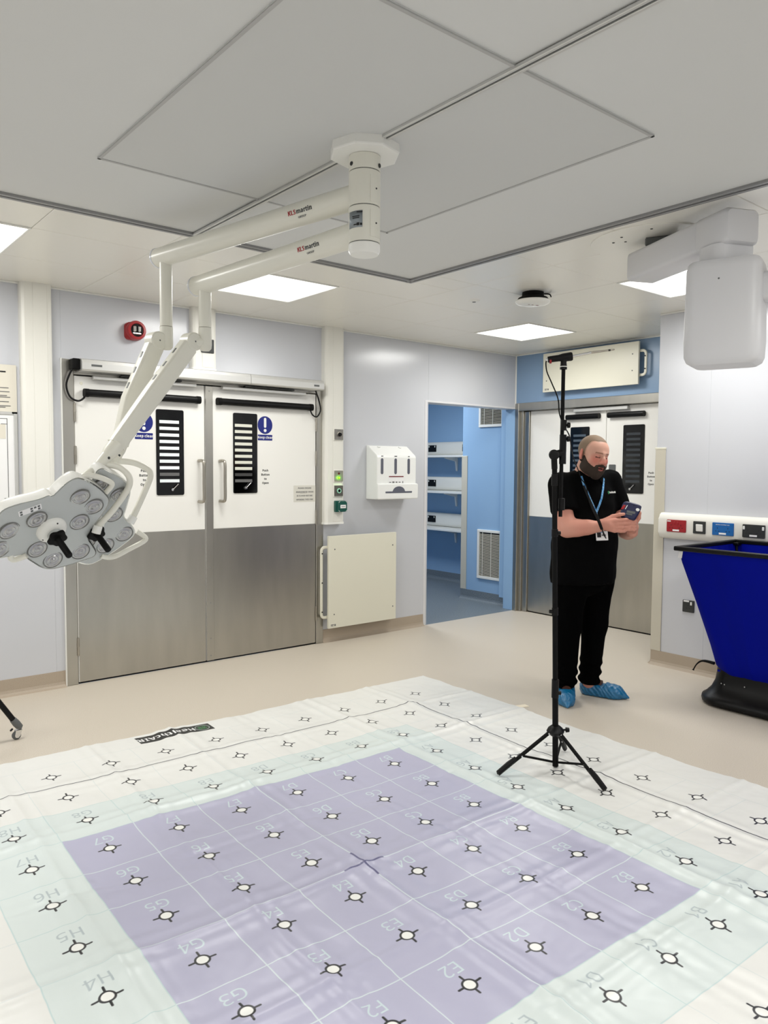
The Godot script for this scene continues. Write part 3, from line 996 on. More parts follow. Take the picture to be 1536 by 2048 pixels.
func build_sheet() -> void:
	var n1 := FastNoiseLite.new()
	n1.seed = 3
	n1.frequency = 0.016
	var n2 := FastNoiseLite.new()
	n2.seed = 8
	n2.frequency = 0.07
	var m := sm("sheet_print", Color(1, 1, 1), 0.33)
	m.albedo_texture = ImageTexture.create_from_image(sheet_image())
	m.metallic_specular = 0.5
	var N := 340
	var vs := PackedVector3Array()
	var uv := PackedVector2Array()
	for j in N + 1:
		for i in N + 1:
			var x := lerpf(-1.87, 1.87, float(i) / N)
			var z := lerpf(-1.845, 1.87, float(j) / N)
			# the free edges run a little wavy
			var ex := 0.02 * n1.get_noise_2d(z * 110, 77.0) * smoothstep(1.5, 1.87, absf(x)) + 0.06 * smoothstep(0.1, 0.95, z) * smoothstep(1.45, 1.87, x)
			var ez := 0.02 * n1.get_noise_2d(x * 110, -77.0) * smoothstep(1.5, 1.85, absf(z))
			vs.append(Vector3(x + ex, sheet_height(x, z, n1, n2), z + ez))
			uv.append(Vector2((x + SHEET_SPAN / 2) / SHEET_SPAN, (z + SHEET_SPAN / 2) / SHEET_SPAN))
	var ns := PackedVector3Array()
	for j in N + 1:
		for i in N + 1:
			var l := vs[j * (N + 1) + maxi(i - 1, 0)]
			var r := vs[j * (N + 1) + mini(i + 1, N)]
			var u := vs[maxi(j - 1, 0) * (N + 1) + i]
			var d := vs[mini(j + 1, N) * (N + 1) + i]
			ns.append((d - u).cross(r - l).normalized())
	var idx := PackedInt32Array()
	for j in N:
		for i in N:
			var a := j * (N + 1) + i
			idx.append_array([a, a + 1, a + N + 2, a, a + N + 2, a + N + 1])
	var ar := []
	ar.resize(Mesh.ARRAY_MAX)
	ar[Mesh.ARRAY_VERTEX] = vs
	ar[Mesh.ARRAY_NORMAL] = ns
	ar[Mesh.ARRAY_TEX_UV] = uv
	ar[Mesh.ARRAY_INDEX] = idx
	var mesh := ArrayMesh.new()
	mesh.add_surface_from_arrays(Mesh.PRIMITIVE_TRIANGLES, ar)
	var o := MeshInstance3D.new()
	o.name = numbered("floor_sheet")
	o.mesh = mesh
	o.material_override = m
	add_child(o)
	o.position = Vector3(-4.364, 0.0, 3.092)
	o.rotation.y = -0.0303
	tag(o, "large creased white plastic sheet printed with a lilac grid of numbered markers", "floor sheet")
	# a strip of tape at its far edge
	var tape := MeshInstance3D.new()
	tape.name = numbered("tape_strip")
	var ts := boxm(Vector3(-2.440, 0.0015, 2.175), Vector3(0.13, 0.002, 0.045), 0.0, Basis(Vector3.UP, -0.3))
	ts.generate_normals()
	tape.mesh = ts.commit()
	tape.material_override = sm("tape", Color(0.95, 0.91, 0.82), 0.5)
	add_child(tape)
	tag(tape, "short strip of cream tape on the floor beside the sheet", "tape")

# ---------------------------------------------------------------- things on the walls
func v_trunk(called: String, label: String, x: float, w: float, dpt: float, y0: float, y1: float, capped: bool) -> Node3D:
	var t := thing(called, label, "trunking", Vector3(x, y0, 0))
	var prof := [Vector2(-w / 2, 0), Vector2(-w / 2, dpt * 0.7), Vector2(-w / 2 + 0.006, dpt * 0.88), Vector2(-w / 2 + 0.022, dpt), Vector2(w / 2 - 0.022, dpt), Vector2(w / 2 - 0.006, dpt * 0.88), Vector2(w / 2, dpt * 0.7), Vector2(w / 2, 0)]
	var st := st0()
	var fr := [[Vector3.UP, Vector3.RIGHT, Vector3.BACK], [Vector3.UP, Vector3.RIGHT, Vector3.BACK]]
	sweep(st, [Vector3(0, 0, 0), Vector3(0, y1 - y0, 0)], prof, [], false, true, fr)
	part("body", st, M.trunk, t)
	part("cover", span(Vector3(-w * 0.12, 0.012, dpt), Vector3(w * 0.33, y1 - y0, dpt + 0.003), 0.001), M.trunk, t)
	if capped:
		var pr := []
		for p in prof:
			pr.append(p * 1.05)
		var s2 := st0()
		sweep(s2, [Vector3(0, -0.012, 0), Vector3(0, 0.004, 0)], pr, [], false, true, fr)
		part("end_cap", s2, M.white, t)
	return t

func wall_thing(called: String, label: String, cat: String, at: Vector3, group := "") -> Node3D:
	return thing(called, label, cat, at, 0.0, group)

func build_wall_things() -> void:
	var Z := Vector3(0, 0, 1)
	v_trunk("cable_trunking", "wide cream cable trunking left of the big double door", -4.64, 0.19, 0.06, 1.07, H, true)
	v_trunk("cable_trunking", "short cream cable trunking ending above the door operator", -3.485, 0.19, 0.06, 2.185, H, true)
	v_trunk("cable_trunking", "cream cable trunking carrying buttons right of the big double door", -2.32, 0.19, 0.066, 1.012, H, true)
	# black socket on the short trunking
	var so := wall_thing("wall_switch", "black switch plate on the short trunking, behind the lamp arm", "switch", Vector3(-3.468, 2.35, 0.063))
	part("plate", prismm(rrect(0.1, 0.1, 0.006), 0, 0.009, Transform3D(), 0.003), M.darkgrey, so)
	part("rocker", boxm(Vector3(0, 0.0, 0.011), Vector3(0.045, 0.05, 0.006), 0.002), M.white, so)
	# four controls down the right trunking
	var k := wall_thing("key_switch", "square steel plate with black key switch, topmost on the trunking", "switch", Vector3(-2.291, 1.745, 0.069))
	control_plate(k, Color(0.55, 0.54, 0.52))
	part("barrel", lathem([Vector2(0, 0.024), Vector2(0.012, 0.023), Vector2(0.016, 0.016), Vector2(0.017, 0.0)], along(Vector3(0.002, 0, 0.010), Z), 20), M.black, k)
	part("ring", lathem([Vector2(0.017, 0.006), Vector2(0.022, 0.005), Vector2(0.023, 0.0)], along(Vector3(0.002, 0, 0.010), Z), 20), M.steel_bar, k)
	part("print_line", boxm(Vector3(0, 0.033, 0.0102), Vector3(0.04, 0.004, 0.0005)), M.ink_soft, k)
	part("print_line", boxm(Vector3(0, -0.034, 0.0102), Vector3(0.02, 0.004, 0.0005)), M.ink_soft, k)
	var ind := wall_thing("indicator_panel", "square plate with a red and a lit green indicator lamp", "indicator", Vector3(-2.291, 1.402, 0.069))
	control_plate(ind, Color(0.58, 0.56, 0.54))
	part("red_lamp", lathem([Vector2(0, 0.008), Vector2(0.006, 0.007), Vector2(0.009, 0.003), Vector2(0.0095, 0)], along(Vector3(0, 0.019, 0.010), Z), 16), sm("lamp_red", Color(0.35, 0.05, 0.04), 0.25), ind, "unlit red lamp")
	var gm := sm("lamp_green", Color(0.45, 0.80, 0.15), 0.3)
	gm.emission_enabled = true
	gm.emission = Color(0.45, 0.85, 0.10)
	gm.emission_energy_multiplier = 0.7
	part("green_lamp", lathem([Vector2(0, 0.008), Vector2(0.007, 0.007), Vector2(0.0105, 0.003), Vector2(0.011, 0)], along(Vector3(0, -0.015, 0.010), Z), 16), gm, ind, "lit green lamp")
	var gl := OmniLight3D.new()
	gl.name = "green_glow"
	gl.light_color = Color(0.45, 0.85, 0.1)
	gl.light_energy = 0.002
	gl.light_size = 0.01
	gl.omni_range = 1.0
	gl.shadow_enabled = true
	ind.add_child(gl)
	gl.position = Vector3(0, -0.015, 0.024)
	var b := wall_thing("push_button", "square steel plate with a black ring push button", "button", Vector3(-2.291, 1.278, 0.069))
	control_plate(b, Color(0.40, 0.39, 0.37))
	part("ring", lathem([Vector2(0.013, 0.008), Vector2(0.016, 0.0095), Vector2(0.0205, 0.008), Vector2(0.021, 0.0)], along(Vector3(0, 0, 0.010), Z), 24), sm("ring_mint", Color(0.62, 0.86, 0.76), 0.3), b)
	part("button", lathem([Vector2(0, 0.006), Vector2(0.0125, 0.006), Vector2(0.013, 0.0)], along(Vector3(0, 0, 0.010), Z), 20), M.black, b)
	var g := wall_thing("call_point", "green emergency door release call point, lowest on the trunking", "call point", Vector3(-2.279, 1.149, 0.069))
	part("back_box", prismm(rrect(0.094, 0.094, 0.006), 0, 0.03, Transform3D(Basis(), Vector3(-0.006, 0, 0)), 0.003), M.green, g)
	part("front", prismm(rrect(0.09, 0.09, 0.006), 0.03, 0.052, Transform3D(), 0.004), M.green, g)
	part("window", boxm(Vector3(0.002, -0.001, 0.053), Vector3(0.056, 0.028, 0.003), 0.001), M.paper_white, g)
	for x in [-0.014, 0.0, 0.014]:
		part("mark", lathem([Vector2(0, 0.001), Vector2(0.004, 0.001), Vector2(0.004, 0)], along(Vector3(0.002 + x, -0.001, 0.0545), Z), 10), M.ink, g)
	for q in [[-1, 1], [1, 1], [-1, -1], [1, -1]]:
		part("corner_mark", boxm(Vector3(q[0] * 0.036, q[1] * 0.038, 0.0524), Vector3(0.016, 0.003, 0.001), 0.0, Basis(Z, -0.7 * q[0] * q[1])), M.white, g)
	# glove and apron dispenser
	var d := wall_thing("dispenser", "white plastic glove and apron dispenser on the wall", "dispenser", Vector3(-1.722, 1.2, 0.0))
	var xf := Transform3D(Basis(Vector3(0, 0, 1), Vector3(0, 1, 0), Vector3(-1, 0, 0)), Vector3(0.221, 0, 0))
	var side := [Vector2(0, 0), Vector2(0.15, 0), Vector2(0.153, 0.006), Vector2(0.153, 0.36), Vector2(0.146, 0.378), Vector2(0.03, 0.462), Vector2(0.018, 0.465), Vector2(0, 0.465)]
	part("body", prismm(side, -0.0, 0.442, xf, 0.006), M.white_gloss, d)
	part("tray_front", prismm(rrect(0.462, 0.135, 0.016), 0.0, 0.026, Transform3D(Basis(), Vector3(0.004, 0.067, 0.148)), 0.008), M.white_gloss, d)
	var arch := [Vector2(-0.150, -0.009), Vector2(0.150, -0.009), Vector2(0.152, 0.0), Vector2(0.150, 0.006), Vector2(0.072, 0.006)]
	for i in 11:
		var a := PI * (i + 0.5) / 11.5
		arch.append(Vector2(cos(a) * 0.068, 0.006 + sin(a) * 0.043))
	arch.append_array([Vector2(-0.072, 0.006), Vector2(-0.150, 0.006), Vector2(-0.152, 0.0)])
	var sg := sm("slot_grey", Color(0.36, 0.37, 0.42), 0.6)
	part("slot", prismm(arch, 0.0, 0.002, Transform3D(Basis(), Vector3(0.008, 0.062, 0.1735))), sg, d, "grey pull-out slot with arched finger hole")
	for i in 3:
		var x: float = [-0.166, -0.014, 0.137][i]
		part("window_slot", prismm(rrect(0.028, 0.137, 0.0138, 6), 0.0, 0.002, Transform3D(Basis(), Vector3(x, 0.285, 0.1525))), sg, d, "tall grey viewing slot")
		part("print_line", boxm(Vector3(x + 0.002, 0.372, 0.1532), Vector3([0.022, 0.03, 0.02][i], 0.006, 0.0006)), M.ink, d)
	var lb := part("label", boxm(Vector3(-0.008, 0.172, 0.1535), Vector3(0.17, 0.062, 0.001)), M.paper_white, d)
	part("stripe", boxm(Vector3(-0.006, 0.196, 0.1545), Vector3(0.166, 0.009, 0.001)), sm("maroon", Color(0.45, 0.10, 0.14), 0.5), lb)
	for i in 5:
		part("pictogram", boxm(Vector3(-0.075 + 0.036 * i, 0.147, 0.1545), Vector3([0.022, 0.024, 0.018, 0.022, 0.009][i], [0.006, 0.012, 0.01, 0.007, 0.016][i], 0.001)), M.ink_soft, lb)
	for x in [-0.12, 0.12]:
		part("latch", boxm(Vector3(x, 0.453, 0.05), Vector3(0.028, 0.012, 0.02), 0.004, Basis(Vector3.RIGHT, 0.63)), M.white_gloss, d)
	# cream board with a bent handle (folded arm board), low on the wall
	var p := wall_thing("wall_board", "square cream board with four screws low on the wall under the dispenser", "board", Vector3(-2.026, 0.515, 0.0), "cream wall boards")
	board_parts(p, 0.734, 0.775, 0.08, 0.02, [[-0.305, 0.275], [0.325, 0.275], [0.33, -0.272], [-0.31, -0.272]], -1)
	# same kind of board high on the blue wall
	var p2 := thing("wall_board", "long cream board hung high on the blue wall over the second door", "board", Vector3(0.0, 2.40, 0.932), -PI / 2, "cream wall boards")
	board_parts(p2, 1.044, 0.372, 0.08, 0.02, [[-0.478, 0.118], [-0.478, -0.078], [0.462, 0.08], [0.462, -0.064]], 1)
	# sounder beacon
	var s := wall_thing("fire_sounder", "red fire alarm beacon with clear lens above the big door", "alarm", Vector3(-4.0, 2.40, 0.0))
	part("base", prismm(rrect(0.118, 0.118, 0.03, 5), 0, 0.05, Transform3D(), 0.012, true), M.red, s)
	part("collar", lathem([Vector2(0.064, 0.0), Vector2(0.066, 0.03), Vector2(0.062, 0.045), Vector2(0.046, 0.047), Vector2(0.043, 0.038)], along(Vector3(0, 0, 0.044), Z), 32), M.red, s)
	part("reflector", lathem([Vector2(0, 0.012), Vector2(0.02, 0.018), Vector2(0.043, 0.04)], along(Vector3(0, 0, 0.044), Z), 24), M.darkgrey, s)
	for x in [-0.018, 0.016]:
		part("lens_facet", boxm(Vector3(x, 0.008, 0.088), Vector3(0.022, 0.038, 0.012), 0.004, Basis(Vector3.UP, x * 20)), M.chrome, s)
	part("lens_facet", boxm(Vector3(0, -0.022, 0.084), Vector3(0.06, 0.014, 0.012), 0.004), M.chrome, s)
	# notices at the left edge
	var n := wall_thing("paper_notice", "cream typed notice taped to the wall at the left edge", "notice", Vector3(-4.86, 1.95, 0.006))
	part("sheet", boxm(Vector3(0, 0, 0.001), Vector3(0.21, 0.305, 0.0012), 0, Basis(Vector3.UP, -0.04)), M.paper, n)
	part("print_line", boxm(Vector3(-0.022, 0.108, 0.0027), Vector3(0.13, 0.008, 0.0006), 0, Basis(Vector3.UP, -0.04)), M.ink, n)
	part("print_line", boxm(Vector3(-0.06, 0.096, 0.0027), Vector3(0.05, 0.007, 0.0006), 0, Basis(Vector3.UP, -0.04)), M.ink, n)
	part("picture", boxm(Vector3(-0.03, 0.055, 0.0025), Vector3(0.05, 0.05, 0.001), 0, Basis(Vector3.UP, -0.04)), M.ink_soft, n)
	for q in [[0.008, 0.150], [-0.016, 0.155], [-0.040, 0.140], [-0.050, 0.158], [-0.078, 0.15], [-0.104, 0.16], [-0.113, 0.13]]:
		part("print_line", boxm(Vector3(-0.092 + q[1] / 2, q[0], 0.0027), Vector3(q[1], 0.0045, 0.0006), 0, Basis(Vector3.UP, -0.04)), M.ink_soft, n)
	var w := wall_thing("notice_board", "narrow white framed board under the cream notice at the left edge", "notice board", Vector3(-5.0, 1.51, 0.0))
	part("panel", boxm(Vector3(0, 0, 0.008), Vector3(0.46, 0.56, 0.012), 0.002), M.paper_white, w)
	for q in [[-1, 0], [1, 0]]:
		part("frame", boxm(Vector3(q[0] * 0.233, 0, 0.01), Vector3(0.022, 0.60, 0.02), 0.003), M.alu, w)
		part("frame", boxm(Vector3(0, q[0] * 0.29, 0.01), Vector3(0.444, 0.02, 0.02), 0.003), M.alu, w)
		part("corner_clip", boxm(Vector3(0.228, q[0] * 0.293, 0.0115), Vector3(0.032, 0.012, 0.02), 0.002), M.black_matt, w)
	for q in [[0.184, 0.006, 0.003, 0.5], [0.172, -0.245, 0.026, 0.003], [0.165, 0.222, 0.035, 0.003], [0.06, 0.256, 0.25, 0.003]]:
		part("ruled_line", boxm(Vector3(q[0], q[1], 0.0145), Vector3(q[2], q[3], 0.001)), M.darkgrey, w)
	part("sticker", boxm(Vector3(0.13, 0.175, 0.0148), Vector3(0.09, 0.09, 0.0012)), M.paper, w)
	# power trunking on the right wall and the sockets in it
	var t := thing("power_trunking", "white half-round power trunking with coloured sockets on the right wall", "trunking", Vector3(-0.82, 1.062, 3.55))
	trunk_body(t, 2.75, 0.188, 0.075)
	part("end_cap", prismm([Vector2(0, -0.088), Vector2(0.04, -0.088), Vector2(0.07, -0.05), Vector2(0.07, 0.05), Vector2(0.04, 0.088), Vector2(0, 0.088)], 0, 0.012, Transform3D(Basis(Vector3(-1, 0, 0), Vector3(0, 1, 0), Vector3(0, 0, -1)), Vector3(0, 0, -1.372)), 0.005), M.trunk, t)
	var O := Vector3(-1, 0, 0)
	var zz := [[2.318, 0.148, "red_dark", "red double socket, first on the power trunking"], [2.493, 0.09, "darkgrey", "black framed white rocker switch on the power trunking"], [2.664, 0.150, "socket_blue", "blue double socket on the power trunking"], [2.875, 0.150, "darkgrey", "black double socket at the right end of the trunking"]]
	for i in 4:
		var q: Array = zz[i]
		var e := thing("wall_socket" if i != 1 else "rocker_switch", q[3], "socket" if i != 1 else "switch", Vector3(-0.895, 1.065, q[0]), -PI / 2)
		part("plate", prismm(rrect(q[1], 0.088, 0.005), 0, 0.010, Transform3D(), 0.003), M[q[2]], e)
		if i == 1:
			part("rocker", boxm(Vector3(0.004, -0.002, 0.012), Vector3(0.05, 0.05, 0.01), 0.003, Basis(Vector3.RIGHT, 0.12)), M.white, e)
		else:
			part("tag", boxm(Vector3(0, -0.031, 0.0105), Vector3(0.05, 0.012, 0.001)), M.paper_white, e, "white label")
			pins(e, 2)
			if i == 0:
				part("tag", boxm(Vector3(-0.055, 0.034, 0.0105), Vector3(0.028, 0.008, 0.001)), M.paper_white, e, "white label")
				for s2 in [-0.012, 0.012]:
					part("switch", boxm(Vector3(s2, 0.02, 0.011), Vector3(0.012, 0.022, 0.005), 0.002), M.red_dark, e)
			elif i == 3:
				for s2 in [-0.064, 0.064]:
					part("switch", boxm(Vector3(s2, 0.02, 0.011), Vector3(0.014, 0.024, 0.005), 0.002), M.white, e)
			else:
				letters("MEDICAL EQUIPMENT ONLY", 0.0055, Transform3D(Basis(), Vector3(0, 0.03, 0.0102)), M.paper_white, e)
	var ls := thing("wall_socket", "single black socket low on the right wall beside the blue bin", "socket", Vector3(-0.82, 0.48, 2.388), -PI / 2)
	part("plate", prismm(rrect(0.088, 0.088, 0.004), 0, 0.010, Transform3D(), 0.003), M.darkgrey, ls)
	part("switch", boxm(Vector3(0.024, 0.022, 0.012), Vector3(0.014, 0.024, 0.005), 0.002), M.white, ls)
	part("tag", boxm(Vector3(-0.014, 0.037, 0.0105), Vector3(0.042, 0.012, 0.001)), M.paper_white, ls, "white label")
	pins(ls, 1)
	# corner guard
	var cg := thing("corner_guard", "beige corner guard on the outer corner of the right wall", "corner guard", Vector3(-0.82, 0.108, 2.1))
	var st := st0()
	box(st, Vector3(-0.0045, 0.757, 0.034), Vector3(0.007, 1.515, 0.083), 0.002)
	box(st, Vector3(0.034, 0.757, -0.0045), Vector3(0.083, 1.515, 0.007), 0.002)
	part("body", st, M.guard, cg)
	part("end_cap", boxm(Vector3(-0.0045, 1.521, 0.033), Vector3(0.011, 0.014, 0.09), 0.002), M.cream, cg)

func pins(e: Node3D, n: int) -> void:
	for s in n:
		var cx: float = 0.0 if n == 1 else -0.037 + 0.074 * s
		for p in [[0, 0.006, 0.004, 0.008], [-0.011, -0.015, 0.008, 0.004], [0.011, -0.015, 0.008, 0.004]]:
			part("pin_hole", boxm(Vector3(cx + p[0], p[1], 0.0102), Vector3(p[2], p[3], 0.001)), M.slot, e)

func control_plate(n: Node3D, c: Color) -> void:
	part("surround", prismm(rrect(0.1, 0.1, 0.004), 0, 0.006, Transform3D(), 0.002), M.trunk, n)
	part("plate", prismm(rrect(0.088, 0.088, 0.003), 0.006, 0.010, Transform3D(), 0.001), sm("plate" + str(c), c, 0.4, 0.4), n)

func board_parts(p: Node3D, w: float, h: float, z: float, th: float, screws: Array, hand: int) -> void:
	part("board", prismm(rrect(w, h, 0.004), z - th, z, Transform3D(), 0.002), M.cream, p)
	for s in screws:
		part("screw", lathem([Vector2(0, 0.003), Vector2(0.005, 0.0025), Vector2(0.006, 0.0)], along(Vector3(s[0], s[1], z), Vector3(0, 0, 1)), 10), M.midgrey, p)
	part("bracket", boxm(Vector3(0, 0, (z - th) / 2), Vector3(w * 0.5, h * 0.4, z - th), 0.004), M.cream, p)
	# flat bent handle standing out at one side
	var hy := 0.294 if h > 0.5 else 0.105
	var x0 := hand * (w / 2 - 0.06)
	var x1 := hand * (w / 2 + 0.052)
	var zc := z - th - 0.012
	var st := st0()
	var path := [Vector3(x0, hy, zc), Vector3(x1 - hand * 0.04, hy, zc)]
	for i in 5:
		var a := PI / 2 * i / 4.0
		path.append(Vector3(x1 - hand * 0.03 + hand * sin(a) * 0.03, hy - 0.03 + cos(a) * 0.03, zc))
	for i in 5:
		var a := PI / 2 * i / 4.0
		path.append(Vector3(x1 - hand * 0.03 + hand * cos(a) * 0.03, -hy + 0.03 - sin(a) * 0.03, zc))
	path.append(Vector3(x0, -hy, zc))
	sweep(st, path, rrect(0.014, 0.024, 0.005))
	part("handle", st, M.cream, p)
	var n := 3 if h > 0.5 else 2
	for i in n:
		var y := lerpf(hy - 0.05, -hy + 0.05, float(i) / (n - 1))
		part("screw", lathem([Vector2(0, 0.003), Vector2(0.005, 0.0025), Vector2(0.006, 0.0)], along(Vector3(x1 - 0.001 * hand, y, zc + 0.0115), Vector3(0, 0, 1)), 10), M.ink, p)
	for q in [[0.038, 0.029, 0.03, 0.007], [0.036, 0.019, 0.026, 0.004], [0.066, 0.025, 0.014, 0.016]]:
		part("maker_mark", boxm(Vector3(-w / 2 + q[0], -h / 2 + q[1], z + 0.0003), Vector3(q[2], q[3], 0.0006)), M.ink_soft, p)

# ---------------------------------------------------------------- ceiling lamp with two heads
func build_surgical_light() -> void:
	var P0 := Vector3(-4.33, H, 3.03)
	var t := thing("surgical_light", "white twin-head operating lamp hung from the ceiling canopy on two long folded arms", "surgical lamp", P0)
	var W: Material = M.lampwhite
	# eight-sided ceiling plate and column
	var oct := []
	for i in 8:
		var a := TAU * (i + 0.5) / 8.0 - 0.25
		oct.append(Vector2(cos(a), sin(a)) * 0.128)
	var dn := Transform3D(Basis(Vector3(1, 0, 0), Vector3(0, 0, 1), Vector3(0, -1, 0)), Vector3.ZERO)
	part("ceiling_plate", prismm(oct, 0, 0.04, dn, 0.006), M.white, t)
	var secs := [[-0.04, -0.094], [-0.097, -0.218], [-0.221, -0.345]]
	for s in secs:
		part("column", lathem([Vector2(0.0, s[0]), Vector2(0.055, s[0]), Vector2(0.057, s[0] - 0.002), Vector2(0.057, s[1] + 0.002), Vector2(0.055, s[1]), Vector2(0, s[1])], Transform3D(), 36), W, t)
	part("end_cap", lathem([Vector2(0, -0.348), Vector2(0.055, -0.348), Vector2(0.057, -0.35), Vector2(0.057, -0.372), Vector2(0.05, -0.384), Vector2(0, -0.386)], Transform3D(), 36), M.white, t)
	part("core", lathem([Vector2(0.053, -0.04), Vector2(0.053, -0.35)], Transform3D(), 24), M.midgrey, t)
	var cam := Vector3(-0.575, 0, 0.74).normalized()
	var right := Vector3(0.7725, 0, 0.635)
	for s in [[-0.046, -0.075], [0.052, -0.078]]:
		var at: Vector3 = right * s[0] + cam * sqrt(0.057 * 0.057 - s[0] * s[0])
		part("bolt", lathem([Vector2(0, 0.003), Vector2(0.004, 0.001), Vector2(0.007, 0.003), Vector2(0.008, 0)], along(Vector3(at.x, s[1], at.z), Vector3(at.x, 0, at.z)), 12), M.darkgrey, t)
	for s in [[0.030, -0.165, 0.09], [0.028, -0.285, 0.09]]:
		# raised cover plates on the column
		var st := st0()
		var d := (right * 0.72 + cam * 0.69).normalized()
		for j in 5:
			pass
		var arc := []
		for i in 7:
			var a := lerpf(-0.42, 0.42, i / 6.0)
			arc.append((d * cos(a) + d.cross(Vector3.UP) * -sin(a)) * 0.0575 + Vector3(0, s[1], 0))
		var fr := []
		for i in arc.size():
			var n2: Vector3 = Vector3(arc[i].x, 0, arc[i].z).normalized()
			fr.append([Vector3.UP.cross(n2), n2, Vector3.UP])
		sweep(st, arc, [Vector2(-0.001, 0.047), Vector2(0.0012, 0.046), Vector2(0.0012, -0.046), Vector2(-0.001, -0.047)], [], false, true, fr)
		part("cover_plate", st, W, t)
		part("bolt", lathem([Vector2(0, 0.0025), Vector2(0.003, 0.002), Vector2(0.0035, 0)], along(d * 0.0582 + Vector3(0, s[1] + 0.002, 0), d), 10), M.darkgrey, t)
	# rating plate, bent round the column
	var pl := st0()
	var arc2 := []
	var fr2 := []
	for i in 7:
		var a := lerpf(-1.15, -0.12, i / 6.0)
		var n3 := cam * cos(a) + right * sin(a)
		arc2.append(n3 * 0.0576 + Vector3(0, -0.272, 0))
		fr2.append([Vector3.UP.cross(n3), n3, Vector3.UP])
	sweep(pl, arc2, [Vector2(-0.001, 0.029), Vector2(0.0008, 0.029), Vector2(0.0008, -0.029), Vector2(-0.001, -0.029)], [], true, true, fr2)
	var rp := part("rating_plate", pl, sm("plate_silver", Color(0.55, 0.58, 0.60), 0.35, 0.4), t, "silver rating plate")
	for q in [[-0.3, -0.248, 0.022, 0.004], [-0.55, -0.262, 0.03, 0.003], [-0.55, -0.268, 0.028, 0.003], [-0.4, -0.29, 0.010, 0.010], [-0.2, -0.291, 0.008, 0.008], [-0.6, -0.291, 0.012, 0.004]]:
		var n4: Vector3 = cam * cos(q[0]) + right * sin(q[0])
		part("print_line", boxm(n4 * 0.0585 + Vector3(0, q[1], 0), Vector3(q[2], q[3], 0.0006), 0, facing(Vector3.ZERO, n4).basis), M.ink, rp)
	# two horizontal arms
	var ends := [Vector3(-4.548, 2.455, 1.719) - P0, Vector3(-4.415, 2.322, 1.843) - P0]
	var drops := [Vector3(-4.537, 2.455, 1.786) - P0, Vector3(-4.409, 2.322, 1.926) - P0]
	var joint_y := [2.128 - H, 2.12 - H]
	var foot_y := [2.02 - H, 2.012 - H]
	for i in 2:
		var e: Vector3 = ends[i]
		var a0 := Vector3(0, e.y, 0)
		var dir := (e - a0).normalized()
		var arm := part("arm", tubem([a0 + dir * 0.03, e - dir * 0.012], 0.0445, 28), W, t)
		part("end_cap", lathem([Vector2(0.0445, 0), Vector2(0.0465, 0.001), Vector2(0.0465, 0.010), Vector2(0.038, 0.019), Vector2(0, 0.021)], along(e - dir * 0.014, dir), 28), sm("cap_clear", Color(0.86, 0.87, 0.90), 0.15), arm, "glossy translucent end cap")
		# maker's lettering on the side facing the room
		var side := Vector3.UP.cross(dir)
		if side.dot(cam) < 0.0:
			side = -side
		var up := (Vector3.UP * 0.97 + side * 0.24).normalized()
		var out := (side * 0.97 - Vector3.UP * 0.24).normalized()
		var mid: Vector3 = a0 + dir * [0.290, 0.268][i] + out * 0.0448
		var xf := facing(mid, out, up)
		letters("KLS", 0.0165, xf.translated_local(Vector3(-0.049, 0.004, 0)), M.red, arm, "lettering", true, HORIZONTAL_ALIGNMENT_CENTER, 1.15)
		letters("martin", 0.0165, xf.translated_local(Vector3(0.019, 0.004, 0)), M.darkgrey, arm, "lettering", true, HORIZONTAL_ALIGNMENT_CENTER, 1.15)
		letters("GROUP", 0.0075, xf.translated_local(Vector3(0.004, -0.018, -0.0006)), M.midgrey, arm, "lettering", false, HORIZONTAL_ALIGNMENT_CENTER, 1.3)
		# drop tube and knuckle
		var d: Vector3 = drops[i]
		var dt := part("drop_tube", lathem([Vector2(0.0, e.y), Vector2(0.029, e.y), Vector2(0.029, joint_y[i] + 0.001), Vector2(0.0, joint_y[i] + 0.001)], Transform3D(Basis(), Vector3(d.x, 0, d.z)), 28), W, t)
		part("knuckle", lathem([Vector2(0.0, joint_y[i]), Vector2(0.030, joint_y[i] - 0.001), Vector2(0.031, foot_y[i] + 0.03), Vector2(0.029, foot_y[i] + 0.012), Vector2(0.020, foot_y[i] + 0.002), Vector2(0, foot_y[i])], Transform3D(Basis(), Vector3(d.x, 0, d.z)), 28, 50.0), W, dt)
	# spring arms
	var paths := [
		[Vector3(-4.585, 2.058, 1.780), Vector3(-4.713, 1.776, 1.793), Vector3(-4.773, 1.574, 1.811), Vector3(-4.815, 1.490, 1.848)],
		[Vector3(-4.470, 2.050, 1.907), Vector3(-4.668, 1.800, 1.946), Vector3(-4.857, 1.564, 1.989), Vector3(-4.940, 1.475, 2.018)]]
	for i in 2:
		var p: Array = []
		for q in paths[i]:
			p.append(q - P0)
		var flat := Vector3(p[2].x - p[0].x, 0, p[2].z - p[0].z).normalized()
		var ax := flat.cross(Vector3.UP).normalized()      # pivot axis
		if ax.dot(cam) < 0.0:
			ax = -ax
		var st := st0()
		var dir2: Vector3 = (p[2] - p[0]).normalized()
		var n5 := ax
		var b5 := dir2.cross(n5)
		var fr3 := [[dir2, n5, b5], [dir2, n5, b5], [dir2, n5, b5]]
		sweep(st, [p[0] + dir2 * 0.03, p[1], p[2]], rrect(0.056, 0.082, 0.012, 4), [1.0, 1.0, 0.86], true, true, fr3)
		var arm2 := part("spring_arm", st, W, t)
		# pivot cheek: a rounded disc on the camera side, and a link to the knuckle
		part("pivot", lathem([Vector2(0, 0.034), Vector2(0.036, 0.034), Vector2(0.042, 0.028), Vector2(0.0425, -0.03), Vector2(0, -0.03)], along(p[0], ax), 28), W, arm2)
